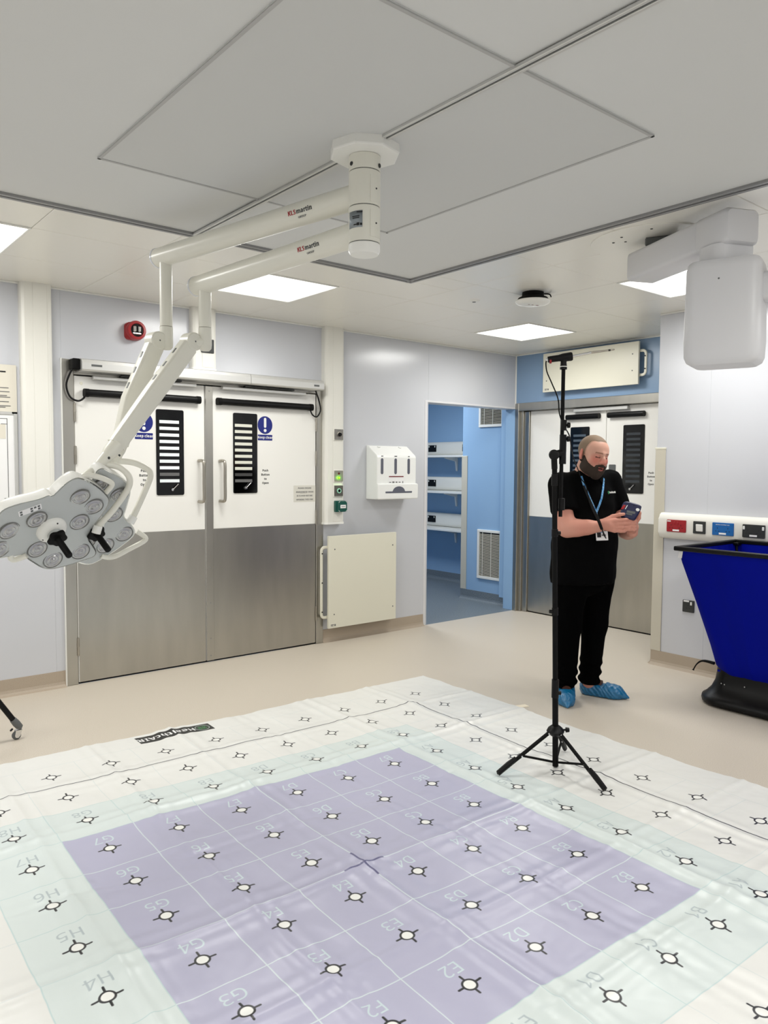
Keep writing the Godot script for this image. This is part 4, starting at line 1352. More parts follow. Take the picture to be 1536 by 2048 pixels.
		part("pivot_screw", lathem([Vector2(0, 0.002), Vector2(0.003, 0.001), Vector2(0.004, 0)], along(p[0] + ax * 0.034, ax), 10), M.midgrey, arm2)
		var kn: Vector3 = drops[i]
		part("fork", tubem([p[0] + Vector3(0, -0.005, 0), Vector3(kn.x, foot_y[i] + 0.042, kn.z)], 0.028, 18), W, arm2)
		# dark slots on the upper edge
		for k in 3:
			var c: Vector3 = p[0].lerp(p[1], 0.30 + 0.26 * k)
			var upd := b5 if b5.y > 0 else -b5
			part("slot", boxm(c + upd * 0.0412, Vector3(0.012, 0.002, 0.03), 0.0, Basis(ax, upd, dir2)), M.midgrey, arm2)
		var seam := Vector3(p[2])
		part("joint_sleeve", tubem([seam - dir2 * 0.002, seam + (p[3] - seam) * 0.35, seam + (p[3] - seam) * 0.62], 0.034, 20, [1.0, 0.93, 0.72]), W, arm2)
		part("swivel", tubem([seam + (p[3] - seam) * 0.45, p[3]], 0.027, 20, [1.0, 0.86]), W, arm2)
		part("swivel_screw", lathem([Vector2(0, 0.002), Vector2(0.005, 0.001), Vector2(0.006, 0)], along(seam.lerp(p[3], 0.62) + ax * 0.026, ax), 10), M.darkgrey, arm2)
	# heads
	var n := Vector3(0.190, -0.6054, 0.7729).normalized()
	var ex := Vector3(0.9711, 0, -0.2388)
	ex = (ex - n * ex.dot(n)).normalized()
	var ey := n.cross(ex)
	lamp_head(t, Transform3D(Basis(ex, ey, n), Vector3(-5.133, 1.219, 2.009) - P0))
	var B := Basis(ex, ey, n) * Basis(Vector3(0, 0, 1), deg_to_rad(136.0))
	lamp_head(t, Transform3D(B, Vector3(-4.942, 1.220, 1.905) - P0))
	# tubular yokes and hand rails
	var yf := [Vector3(-4.935, 1.482, 2.015), Vector3(-4.902, 1.480, 2.023), Vector3(-4.860, 1.470, 2.033), Vector3(-4.831, 1.441, 2.046), Vector3(-4.820, 1.411, 2.044), Vector3(-4.828, 1.370, 2.028), Vector3(-4.876, 1.287, 1.994), Vector3(-4.924, 1.228, 1.973), Vector3(-4.939, 1.203, 1.969)]
	var yr := [Vector3(-4.815, 1.492, 1.848), Vector3(-4.786, 1.496, 1.859), Vector3(-4.734, 1.489, 1.876), Vector3(-4.684, 1.465, 1.893), Vector3(-4.671, 1.436, 1.906), Vector3(-4.688, 1.388, 1.908), Vector3(-4.749, 1.260, 1.907), Vector3(-4.762, 1.238, 1.905)]
	var l1 := [Vector3(-4.946, 1.470, 2.014), Vector3(-4.990, 1.455, 2.070), Vector3(-5.050, 1.424, 2.115)]
	var l2 := [Vector3(-5.061, 1.420, 2.110), Vector3(-5.027, 1.437, 2.118), Vector3(-4.980, 1.432, 2.106), Vector3(-4.929, 1.415, 2.084), Vector3(-4.908, 1.398, 2.077), Vector3(-4.925, 1.365, 2.050)]
	var l3 := [Vector3(-5.272, 1.145, 1.970), Vector3(-5.272, 1.110, 1.945), Vector3(-5.262, 1.098, 1.935), Vector3(-5.249, 1.097, 1.936), Vector3(-5.215, 1.112, 1.960)]
	var l4 := [Vector3(-4.850, 1.068, 1.765), Vector3(-4.819, 1.058, 1.761), Vector3(-4.782, 1.062, 1.765), Vector3(-4.724, 1.090, 1.772), Vector3(-4.656, 1.124, 1.780), Vector3(-4.648, 1.143, 1.778), Vector3(-4.685, 1.172, 1.771)]
	var names := ["yoke", "yoke", "suspension_rod", "hand_rail", "hand_rail", "hand_rail"]
	var i2 := 0
	for c in [yf, yr, l1, l2, l3, l4]:
		var q := []
		for v in c:
			q.append(v - P0)
		part(names[i2], tubem(curve(q, 5), 0.0135 if i2 < 3 else 0.0115, 14), W, t)
		i2 += 1
	for e2 in [[Vector3(-4.934, 1.222, 1.979), Vector3(-4.942, 1.190, 1.974)], [Vector3(-4.752, 1.252, 1.907), Vector3(-4.768, 1.222, 1.902)]]:
		part("yoke_end", tubem([e2[0] - P0, e2[1] - P0], 0.019, 16), M.white, t)

func closed_curve(pts: Array, per: int) -> Array:
	var o := []
	var n := pts.size()
	for i in n:
		for k in per:
			o.append(pts[i].cubic_interpolate(pts[(i + 1) % n], pts[(i + n - 1) % n], pts[(i + 2) % n], float(k) / per))
	return o

func lamp_head(t: Node3D, xf: Transform3D) -> void:
	var lobe := [Vector2(0.190, -0.035), Vector2(0.193, 0.005), Vector2(0.210, 0.07), Vector2(0.216, 0.13), Vector2(0.192, 0.169), Vector2(0.122, 0.222), Vector2(0.050, 0.258), Vector2(0.012, 0.262), Vector2(-0.021, 0.232), Vector2(-0.050, 0.180)]
	var out := []
	for p in lobe:
		out.append(p)
	for p in lobe:
		out.append(p.rotated(deg_to_rad(121.0)))
	for p in [Vector2(-0.080, -0.135), Vector2(-0.04, -0.165), Vector2(0.050, -0.226), Vector2(0.135, -0.223), Vector2(0.215, -0.198), Vector2(0.258, -0.182), Vector2(0.262, -0.152), Vector2(0.225, -0.105), Vector2(0.196, -0.07)]:
		out.append(p)
	var poly := closed_curve(out, 3)
	# shell: a white tray with a rounded back, the grey light face set into its front
	var flip := Transform3D(Basis(Vector3(-1, 0, 0), Vector3(0, 1, 0), Vector3(0, 0, -1)), Vector3.ZERO)
	var mirrored := []
	for p in poly:
		mirrored.append(Vector2(-p.x, p.y))
	var st := st0()
	prism(st, mirrored, 0.0, 0.058, flip, 0.022, true)
	var head := part("lamp_head", st, M.white, t)
	head.transform = xf
	part("light_face", prismm(inset(poly, 0.006), -0.004, 0.002, Transform3D(), 0.0015), M.lampgrey, head, "grey light face")
	var gl := sm("lens_glass", Color(0.70, 0.70, 0.70), 0.1, 0.45)
	var rim := sm("lens_rim", Color(0.48, 0.48, 0.47), 0.25, 0.3)
	for q in [[0.067, 0.165], [0.147, 0.112], [0.112, 0.032], [-0.079, 0.058], [-0.026, -0.103], [0.063, -0.171], [0.176, -0.137], [-0.174, 0.008], [-0.182, -0.087]]:
		var lx := along(Vector3(q[0], q[1], 0.0035), Vector3(-q[0] * 0.7, -q[1] * 0.7, 1))
		part("lens", lathem([Vector2(0, 0.0065), Vector2(0.005, 0.006), Vector2(0.009, 0.002), Vector2(0.013, 0.0015), Vector2(0.016, 0.004), Vector2(0.021, 0.0045), Vector2(0.024, 0.0015), Vector2(0.028, 0.001), Vector2(0.031, 0.0035), Vector2(0.035, 0.003), Vector2(0.038, 0.0005), Vector2(0.039, 0.0)], lx, 28), gl, head)
		part("lens_rim", lathem([Vector2(0.0375, 0.0005), Vector2(0.039, 0.0028), Vector2(0.0415, 0.0025), Vector2(0.0425, -0.006)], lx, 28), rim, head)
	var hx := along(Vector3(0, 0, 0.0), Vector3(0, 0, 1))
	part("hub", lathem([Vector2(0.062, 0.0), Vector2(0.060, 0.012), Vector2(0.050, 0.024), Vector2(0.030, 0.032), Vector2(0.0, 0.033)], hx, 32, 60.0), M.white, head)
	part("hub_collar", lathem([Vector2(0.030, 0.028), Vector2(0.028, 0.052), Vector2(0, 0.052)], hx, 24), M.lampgrey, head)
	var star := []
	for i in 36:
		var a := TAU * i / 36.0
		star.append(Vector2(cos(a), sin(a)) * (0.037 + 0.004 * cos(a * 5.0)))
	part("handle_disc", prismm(star, 0.052, 0.064, Transform3D(), 0.003, true), M.black_matt, head)
	part("handle", lathem([Vector2(0.016, 0.062), Vector2(0.0135, 0.07), Vector2(0.0135, 0.16), Vector2(0.012, 0.165), Vector2(0.0, 0.166)], hx, 20), M.black_matt, head)
	for q in [[0.0, 0.048], [-0.034, -0.034], [-0.045, 0.004]]:
		part("hub_mark", lathem([Vector2(0, 0.002), Vector2(0.004, 0.001), Vector2(0.0045, 0)], along(Vector3(q[0], q[1], 0.0235), Vector3(q[0] * 6, q[1] * 6, 1)), 10), M.red if q[1] < 0.02 and q[1] > 0.0 else M.ink, head)
	# keypad near the edge
	var kb := Basis(Vector3(0, 0, 1), deg_to_rad(25.0))
	part("keypad", boxm(Vector3(-0.122, 0.107, 0.0025), Vector3(0.088, 0.028, 0.001), 0, kb), M.paper_white, head)
	for q in [[-0.034, 0.006], [-0.034, -0.007], [0.006, 0.006], [0.006, -0.007], [0.02, 0.006], [0.034, 0.006], [0.034, -0.007]]:
		part("key", boxm(Vector3(-0.122, 0.107, 0.003) + kb * Vector3(q[0], q[1], 0), Vector3(0.009, 0.009, 0.001), 0, kb), M.midgrey, head)

# ---------------------------------------------------------------- white unit under the ceiling at the right
func build_pendant() -> void:
	var a := Vector3(-2.525, 0, 3.045)
	var b := Vector3(-2.805, 0, 3.665)
	var t := thing("ceiling_unit", "white boxy imaging unit on a ceiling beam at the right", "ceiling unit", Vector3(-2.515, H, 3.06))
	var O := t.position
	var W := sm("unit_white", Color(0.86, 0.86, 0.87), 0.4)
	var dn := Transform3D(Basis(Vector3(1, 0, 0), Vector3(0, 0, 1), Vector3(0, -1, 0)), Vector3.ZERO)
	part("ceiling_plate", prismm(circle2(0.30, 40), -0.001, 0.005, dn, 0.002), M.ceiling, t)
	for q in [[-0.14, -0.13], [-0.19, -0.05], [-0.11, -0.08], [-0.20, 0.12]]:
		part("bolt", lathem([Vector2(0, -0.003), Vector2(0.006, -0.002), Vector2(0.007, 0)], Transform3D(Basis(), Vector3(q[0], -0.005, q[1])), 10), M.darkgrey, t)
	part("mount", boxm(Vector3(0, -0.025, 0.06), Vector3(0.15, 0.04, 0.15), 0.006, Basis(Vector3.UP, 0.42)), M.midgrey, t)
	var d := (b - a).normalized()
	var s := Vector3.UP.cross(d)
	var st := st0()
	var fr := []
	for i in 4:
		fr.append([d, s, Vector3.UP])
	sweep(st, [a - d * 0.07 + Vector3(0, 2.503, 0) - O, a - d * 0.05 + Vector3(0, 2.503, 0) - O, b - d * 0.20 + Vector3(0, 2.503, 0) - O, b - d * 0.196 + Vector3(0, 2.503, 0) - O], rrect(0.166, 0.142, 0.022, 4), [0.86, 1.0, 1.0, 0.985], true, true, fr)
	part("beam", st, W, t)
	var st2 := st0()
	sweep(st2, [b - d * 0.196 + Vector3(0, 2.503, 0) - O, b - d * 0.19 + Vector3(0, 2.503, 0) - O, b - d * 0.015 + Vector3(0, 2.503, 0) - O, b + Vector3(0, 2.503, 0) - O], rrect(0.172, 0.148, 0.024, 4), [0.97, 1.0, 1.0, 0.88], true, true, fr)
	part("end_housing", st2, W, t)
	var nk := b - d * 0.10
	part("neck", prismm(rrect(0.20, 0.155, 0.05, 6), 0, 0.10, Transform3D(Basis(d, s, d.cross(s)), nk + Vector3(0, 2.435, 0) - O) if d.cross(s).y < 0 else Transform3D(Basis(s, d, s.cross(d)), nk + Vector3(0, 2.435, 0) - O), 0.004, true), W, t)
	# body: rounded housing hanging from the neck
	var n := Vector3(-0.955, 0, 0.296).normalized()
	var r := Vector3.UP.cross(n)
	var c := Vector3(-2.775, 2.150, 3.585) - O
	var body := st0()
	var ring := rrect(0.30, 0.24, 0.05, 6)
	var fr4 := []
	var path := []
	var sc := []
	for q in [[0.215, 0.90], [0.205, 0.96], [0.18, 1.0], [-0.12, 1.03], [-0.19, 1.01], [-0.212, 0.95], [-0.225, 0.82]]:
		path.append(c + Vector3(0, q[0], 0))
		fr4.append([Vector3.DOWN, r, n])
		sc.append(q[1])
	sweep(body, path, ring, sc, true, true, fr4)
	part("housing", body, W, t)
	part("screw", lathem([Vector2(0, 0.002), Vector2(0.003, 0.001), Vector2(0.004, 0)], along(c + n * 0.121 + Vector3(0, 0.13, 0) - r * 0.01, n), 10), M.midgrey, t)
	part("shadow_gap", prismm(rrect(0.15, 0.13, 0.04), 0.0, 0.02, Transform3D(Basis(r, n, r.cross(n)), c + Vector3(0, 0.215, 0)), 0.0), M.slot, t)
	var side := st0()
	sweep(side, [c + r * 0.10 + n * 0.0 + Vector3(0, 0.09, 0), c + r * 0.175 + Vector3(0, 0.10, 0), c + r * 0.25 + Vector3(0, 0.13, 0), c + r * 0.52 + Vector3(0, 0.13, 0)], rrect(0.12, 0.13, 0.03, 4), [0.9, 0.9, 1.0, 1.0])
	part("side_arm", side, W, t)

# ---------------------------------------------------------------- blue bag trolley
func build_bin() -> void:
	var t := thing("laundry_bin", "blue fabric bin with black square rim and flared black base at the right edge", "bin", Vector3(-1.2, 0, 3.22))
	var O := t.position
	var y1 := 0.99
	# bag: loft between rectangles, with soft vertical folds
	var rows := [[y1 - 0.012, -1.668, -0.928, 2.772, 3.652, 0.01], [0.90, -1.644, -0.930, 2.784, 3.640, 0.012], [0.65, -1.555, -0.934, 2.833, 3.591, 0.02], [0.40, -1.486, -0.940, 2.868, 3.556, 0.06], [0.30, -1.462, -0.943, 2.876, 3.548, 0.09], [0.25, -1.452, -0.945, 2.878, 3.546, 0.11], [0.205, -1.425, -0.955, 2.900, 3.530, 0.12]]
	var cl := sm("bag_blue", Color(0.0, 0.055, 0.55), 0.7, 0.0, 0.2)
	var st := st0(true)
	var rings := []
	for q in rows:
		var w: float = q[2] - q[1]
		var l: float = q[4] - q[3]
		var ring := []
		var base := rrect(w, l, maxf(q[5], 0.005), 5)
		var fine := []
		for i in base.size():
			var p: Vector2 = base[i]
			var p2: Vector2 = base[(i + 1) % base.size()]
			var m := maxi(1, int(p.distance_to(p2) / 0.02))
			m = 24 if p.distance_to(p2) > 0.12 else 1
			for k in m:
				fine.append(p.lerp(p2, float(k) / m))
		for i in fine.size():
			var p: Vector2 = fine[i]
			var fold := 0.004 * sin(i * 0.9 + 0.6) + 0.003 * sin(i * 2.3 + q[0] * 3.0)
			var k := 1.0 + fold / maxf(p.length(), 0.2) * (0.0 if q[0] > 0.95 else 1.0)
			ring.append(Vector3((q[1] + q[2]) / 2 + p.x * k, q[0], (q[3] + q[4]) / 2 + p.y * k) - O)
		rings.append(ring)
	for i in rings.size() - 1:
		for j in rings[i].size():
			var j2 := (j + 1) % rings[i].size() as int
			var mid: Vector3 = rings[i][j] + O - Vector3((rows[i][1] + rows[i][2]) / 2, 0, (rows[i][3] + rows[i][4]) / 2)
			face(st, [rings[i][j], rings[i][j2], rings[i + 1][j2], rings[i + 1][j]], Vector3(mid.x, 0, mid.z))
	part("bag", st, cl, t)
	var lin := st0(true)      # the bag's inside
	for i in rings.size() - 1:
		for j in rings[i].size():
			var j2 := (j + 1) % rings[i].size() as int
			var c3 := Vector3((rows[i][1] + rows[i][2]) / 2, 0, (rows[i][3] + rows[i][4]) / 2) - O
			var q4 := []
			for v in [rings[i][j], rings[i][j2], rings[i + 1][j2], rings[i + 1][j]]:
				q4.append(v + (Vector3(c3.x, v.y, c3.z) - v).normalized() * 0.006)
			face(lin, q4, c3 - Vector3(rings[i][j].x, 0, rings[i][j].z))
	part("bag_lining", lin, cl, t)
	part("bag_floor", boxm(Vector3(-1.19, 0.215, 3.215) - O, Vector3(0.44, 0.012, 0.60), 0.0), cl, t)
	# rim: four square black bars
	var k := 0.028
	for q in [[-1.675, -1.675, 2.765, 3.66], [-0.922, -0.922, 2.765, 3.66]]:
		part("rim_bar", boxm(Vector3(q[0], y1, (q[2] + q[3]) / 2) - O, Vector3(k, k, q[3] - q[2] + k), 0.005), M.black, t)
	for z in [2.765, 3.66]:
		part("rim_bar", boxm(Vector3(-1.2985, y1, z) - O, Vector3(0.753 - k, k, k), 0.005), M.black, t)
	part("rim_corner", boxm(Vector3(-0.945, y1 - 0.012, 2.783) - O, Vector3(0.07, 0.02, 0.06), 0.004), M.black, t)
	for q in [[-0.945, 2.783], [-1.650, 3.64], [-0.945, 3.64]]:
		part("upright", tubem([Vector3(q[0], y1, q[1]) - O, Vector3(lerpf(q[0], -1.19, 0.28), 0.22, lerpf(q[1], 3.21, 0.2)) - O], 0.009, 10), M.black, t)
	part("tear_flap", boxm(Vector3(-1.668, y1 - 0.036, 2.788) - O, Vector3(0.004, 0.045, 0.024), 0.0, Basis(Vector3.RIGHT, 0.15)), M.paper_white, t, "white bag lining showing at the corner")
	# flared base
	var prof := [[0.25, 0.0], [0.20, 0.004], [0.15, 0.012], [0.10, 0.035], [0.065, 0.066], [0.05, 0.088], [0.028, 0.092], [0.014, 0.088]]
	var path := []
	var bs := st0(true)
	var rs := []
	for q in prof:
		var ring := []
		var e: float = q[1]
		for p in rrect(0.455 + 2 * e, 0.66 + 2 * e, 0.09 + e, 7):
			# feet bulge a little over each caster
			var bulge := 0.0
			if q[0] < 0.06:
				bulge = 0.02 * exp(-pow((absf(p.y) - 0.02) / 0.08, 2.0)) * signf(p.x)
			ring.append(Vector3(-1.19 + p.x + bulge, q[0], 3.215 + p.y) - O)
		rs.append(ring)
	for i in rs.size() - 1:
		for j in rs[i].size():
			var j2 := (j + 1) % rs[i].size() as int
			var m3: Vector3 = rs[i][j] + O - Vector3(-1.19, 0, 3.215)
			face(bs, [rs[i][j], rs[i][j2], rs[i + 1][j2], rs[i + 1][j]], Vector3(m3.x, 0.0 if i < 6 else 0.0, m3.z).normalized() + Vector3(0, 0.3 if i < 6 else -0.3, 0))
	part("base", bs, M.black, t)
	part("base_bottom", boxm(Vector3(-1.19, 0.02, 3.215) - O, Vector3(0.52, 0.012, 0.74), 0.004), M.black, t)
	for x in [-1.40, -0.98]:
		for z in [2.93, 3.22, 3.50]:
			part("caster", lathem([Vector2(0, 0.012), Vector2(0.012, 0.011), Vector2(0.014, 0.008), Vector2(0.014, -0.008), Vector2(0.012, -0.011), Vector2(0, -0.012)], along(Vector3(x, 0.014, z) - O, Vector3(1, 0, 0)), 14), M.darkgrey, t)
	for q in [[2.955, 0.145], [2.975, 0.142], [3.10, 0.155]]:
		part("rivet", lathem([Vector2(0, 0.003), Vector2(0.003, 0.002), Vector2(0.004, 0)], along(Vector3(-1.437, q[1], q[0]) - O, Vector3(-1, 0.2, 0)), 8), M.alu, t)
	part("strap", tubem(curve([Vector3(-1.435, 0.262, 2.905) - O, Vector3(-1.43, 0.262, 2.83) - O, Vector3(-1.43, 0.235, 2.79) - O, Vector3(-1.43, 0.19, 2.765) - O]), 0.005, 6, [2.2, 2.1, 2, 1.9, 1.8, 1.7, 1.5, 1.4, 1.3, 1.2, 1.1, 1, 0.9, 0.8, 0.8, 0.8, 0.8, 0.8, 1.6]), M.black_matt, t)

# ---------------------------------------------------------------- stand and probe
func build_stand() -> void:
	var t := thing("tripod_stand", "tall thin black tripod microphone stand on the printed sheet", "tripod stand", Vector3(-3.063, 0.004, 2.948))
	var O := t.position
	var B: Material = M.black_matt
	var foot := Vector3(-3.063, 0.02, 2.948) - O
	var top := Vector3(-3.093, 1.535, 2.929) - O
	part("pole", tubem([foot, foot.lerp(top, 0.262)], 0.0145, 16), B, t)
	part("pole", tubem([foot.lerp(top, 0.255), foot.lerp(top, 0.975)], 0.0125, 16), B, t)
	for q in [[0.255, 0.0175, 0.05], [0.505, 0.0155, 0.02], [0.757, 0.0155, 0.02], [0.925, 0.0155, 0.03]]:
		var c := foot.lerp(top, q[0])
		part("collar", lathem([Vector2(0, q[2]), Vector2(q[1], q[2] * 0.9), Vector2(q[1], -q[2] * 0.9), Vector2(0, -q[2])], Transform3D(Basis(), c), 16), M.black, t)
	var rgt := Vector3(0.7725, 0, 0.635)
	for q in [[0.24, 0.02], [0.505, -0.012], [0.757, 0.014]]:
		var c := foot.lerp(top, q[0])
		part("clamp_knob", lathem([Vector2(0, 0.03), Vector2(0.009, 0.028), Vector2(0.0105, 0.014), Vector2(0.004, 0.012), Vector2(0.004, 0)], along(c, rgt if q[1] > 0 else -rgt), 10), M.black, t)
	# hub and legs
	var hub := foot.lerp(top, 0.114)
	part("hub", lathem([Vector2(0, 0.03), Vector2(0.02, 0.03), Vector2(0.035, 0.018), Vector2(0.043, 0.002), Vector2(0.040, -0.006), Vector2(0.02, -0.022), Vector2(0, -0.022)], Transform3D(Basis(), hub), 20), M.black, t)
	part("clamp_knob", lathem([Vector2(0, 0.024), Vector2(0.011, 0.022), Vector2(0.013, 0.006), Vector2(0.005, 0.004), Vector2(0.005, -0.02)], along(hub + rgt * 0.045 + Vector3(0, 0.008, 0), rgt), 12), M.black, t)
	for f in [Vector3(-3.358, 0.014, 2.841), Vector3(-3.116, 0.014, 3.266), Vector3(-2.845, 0.014, 2.838)]:
		var e: Vector3 = f - O
		var s := (Vector3(e.x, 0, e.z) - Vector3(hub.x, 0, hub.z)).normalized()
		var a := hub + s * 0.038 + Vector3(0, -0.004, 0)
		var leg := part("leg", tubem([a, e + Vector3(0, 0.006, 0)], 0.0092, 12), B, t)
		var d := (e - a).normalized()
		part("rubber_foot", lathem([Vector2(0.0, 0.045), Vector2(0.0125, 0.038), Vector2(0.014, -0.03), Vector2(0.0105, -0.075), Vector2(0, -0.077)], along(e - d * 0.036 + Vector3(0, 0.012, 0), d), 14), M.black, leg)
		var m := a.lerp(e, 0.54)
		part("strut", tubem([m, foot + s * 0.012 + Vector3(0, 0.022, 0)], 0.0058, 8), B, t)
		for p in [m, a]:
			part("rivet", lathem([Vector2(0, 0.004), Vector2(0.004, 0.003), Vector2(0.0045, 0)], along(p + Vector3(-0.635, 0, 0.7725) * 0.009, Vector3(-0.635, 0, 0.7725)), 8), M.chrome, leg)
	# boom clamp and boom tube
	var c1 := Vector3(-3.098, 1.541, 2.930) - O
	var c2 := Vector3(-3.066, 1.553, 2.956) - O
	part("pole", tubem([foot.lerp(top, 0.96), c1 + Vector3(0, -0.01, 0)], 0.0145, 16), M.black, t)
	part("clutch", tubem([c1 + (c1 - c2).normalized() * 0.006, c2], 0.0185, 18), M.black, t)
	var ka := Vector3(-0.80, 0.05, 0.60).normalized()
	part("clutch_knob", lathem([Vector2(0, 0.028), Vector2(0.019, 0.027), Vector2(0.0245, 0.021), Vector2(0.0245, -0.016), Vector2(0, -0.018)], along(c1, ka), 22), M.black, t)
	part("boom_sleeve", tubem([c2 + Vector3(0.001, 0.085, 0), c2 + Vector3(0, -0.055, 0)], 0.0165, 16), M.black, t)
	part("boom_sleeve", tubem([c2 + Vector3(0.003, 0.155, 0.001), c2 + Vector3(0.002, 0.105, 0)], 0.0145, 16), M.black, t)
	for y in [0.13, 0.065]:
		part("clamp_knob", lathem([Vector2(0, 0.016), Vector2(0.013, 0.014), Vector2(0.014, 0.002), Vector2(0.005, 0), Vector2(0.005, -0.016)], along(c2 + Vector3(0, y, 0) + rgt * 0.018, rgt), 12), M.black, t)
	part("boom", tubem([Vector3(-3.061, 1.245, 2.946) - O, Vector3(-3.064, 1.958, 2.949) - O], 0.0092, 14), B, t)
	part("counter_clamp", lathem([Vector2(0, 0.03), Vector2(0.015, 0.028), Vector2(0.015, -0.028), Vector2(0, -0.03)], Transform3D(Basis(), Vector3(-3.061, 1.305, 2.952) - O), 14), M.black, t)
	part("thread_ring", lathem([Vector2(0, 0.006), Vector2(0.017, 0.005), Vector2(0.017, -0.005), Vector2(0, -0.006)], Transform3D(Basis(), Vector3(-3.064, 1.952, 2.949) - O), 16), M.black, t)
	part("white_ring", lathem([Vector2(0, 0.003), Vector2(0.0155, 0.002), Vector2(0.0155, -0.002), Vector2(0, -0.003)], Transform3D(Basis(), Vector3(-3.064, 1.960, 2.949) - O), 16), M.white, t)
	part("clip", tubem([Vector3(-3.064, 1.963, 2.949) - O, Vector3(-3.064, 1.985, 2.949) - O, Vector3(-3.058, 2.0, 2.953) - O], 0.0165, 14, [1.0, 0.85, 1.05]), M.black, t)
	# probe in the clip
	var p := thing("air_probe", "black handled air speed probe with a silver telescopic rod on top of the stand", "probe", Vector3(-3.064, 2.0, 2.948))
	var P := p.position
	var h0 := Vector3(-3.116, 1.994, 2.896) - P
	var h1 := Vector3(-3.034, 2.009, 2.976) - P
	part("handle", tubem([h0, h0.lerp(h1, 0.1), h0.lerp(h1, 0.45), h0.lerp(h1, 0.62), h0.lerp(h1, 0.95), h1], 0.0175, 18, [0.8, 0.86, 0.9, 1.12, 1.2, 1.05]), M.black, p)
	part("plug", tubem([h0 + (h0 - h1) * 0.08, h0 + (h1 - h0) * 0.04], 0.008, 12), M.chrome, p)
	part("plug_ring", tubem([h0 + (h1 - h0) * 0.06 + Vector3(0, -0.006, 0), h0 + (h1 - h0) * 0.14 + Vector3(0, -0.006, 0)], 0.0145, 14), M.red_dark, p)
	var t0 := h1
	var t1 := Vector3(-2.965, 2.0275, 3.032) - P
	var t2 := Vector3(-2.902, 2.038, 3.083) - P
	var t3 := Vector3(-2.878, 2.0425, 3.102) - P
	part("rod", tubem([t0, t1], 0.0062, 12), M.chrome, p)
	part("rod", tubem([t1 - (t1 - t0) * 0.02, t2], 0.0042, 12, [1.25, 1.0]), M.steel_bar, p)
	part("sensor_band", tubem([t2, t2.lerp(t3, 0.35)], 0.0044, 10), M.ink, p)
	part("tip", tubem([t2.lerp(t3, 0.3), t3], 0.0032, 10), M.steel_bar, p)
	var cab := [Vector3(-3.121, 1.990, 2.892), Vector3(-3.124, 1.972, 2.892), Vector3(-3.121, 1.935, 2.897), Vector3(-3.106, 1.885, 2.913), Vector3(-3.083, 1.809, 2.935), Vector3(-3.074, 1.740, 2.938), Vector3(-3.060, 1.684, 2.953), Vector3(-3.007, 1.633, 2.949), Vector3(-2.836, 1.571, 2.834), Vector3(-2.536, 1.518, 2.631), Vector3(-2.313, 1.462, 2.495), Vector3(-2.186, 1.416, 2.421), Vector3(-2.139, 1.370, 2.425), Vector3(-2.144, 1.270, 2.456), Vector3(-2.177, 1.175, 2.534), Vector3(-2.167, 1.115, 2.557)]
	var q := []
	for v in cab:
		q.append(v - P)
	part("cable", tubem(curve(q, 5), 0.0030, 7), M.black_matt, p)

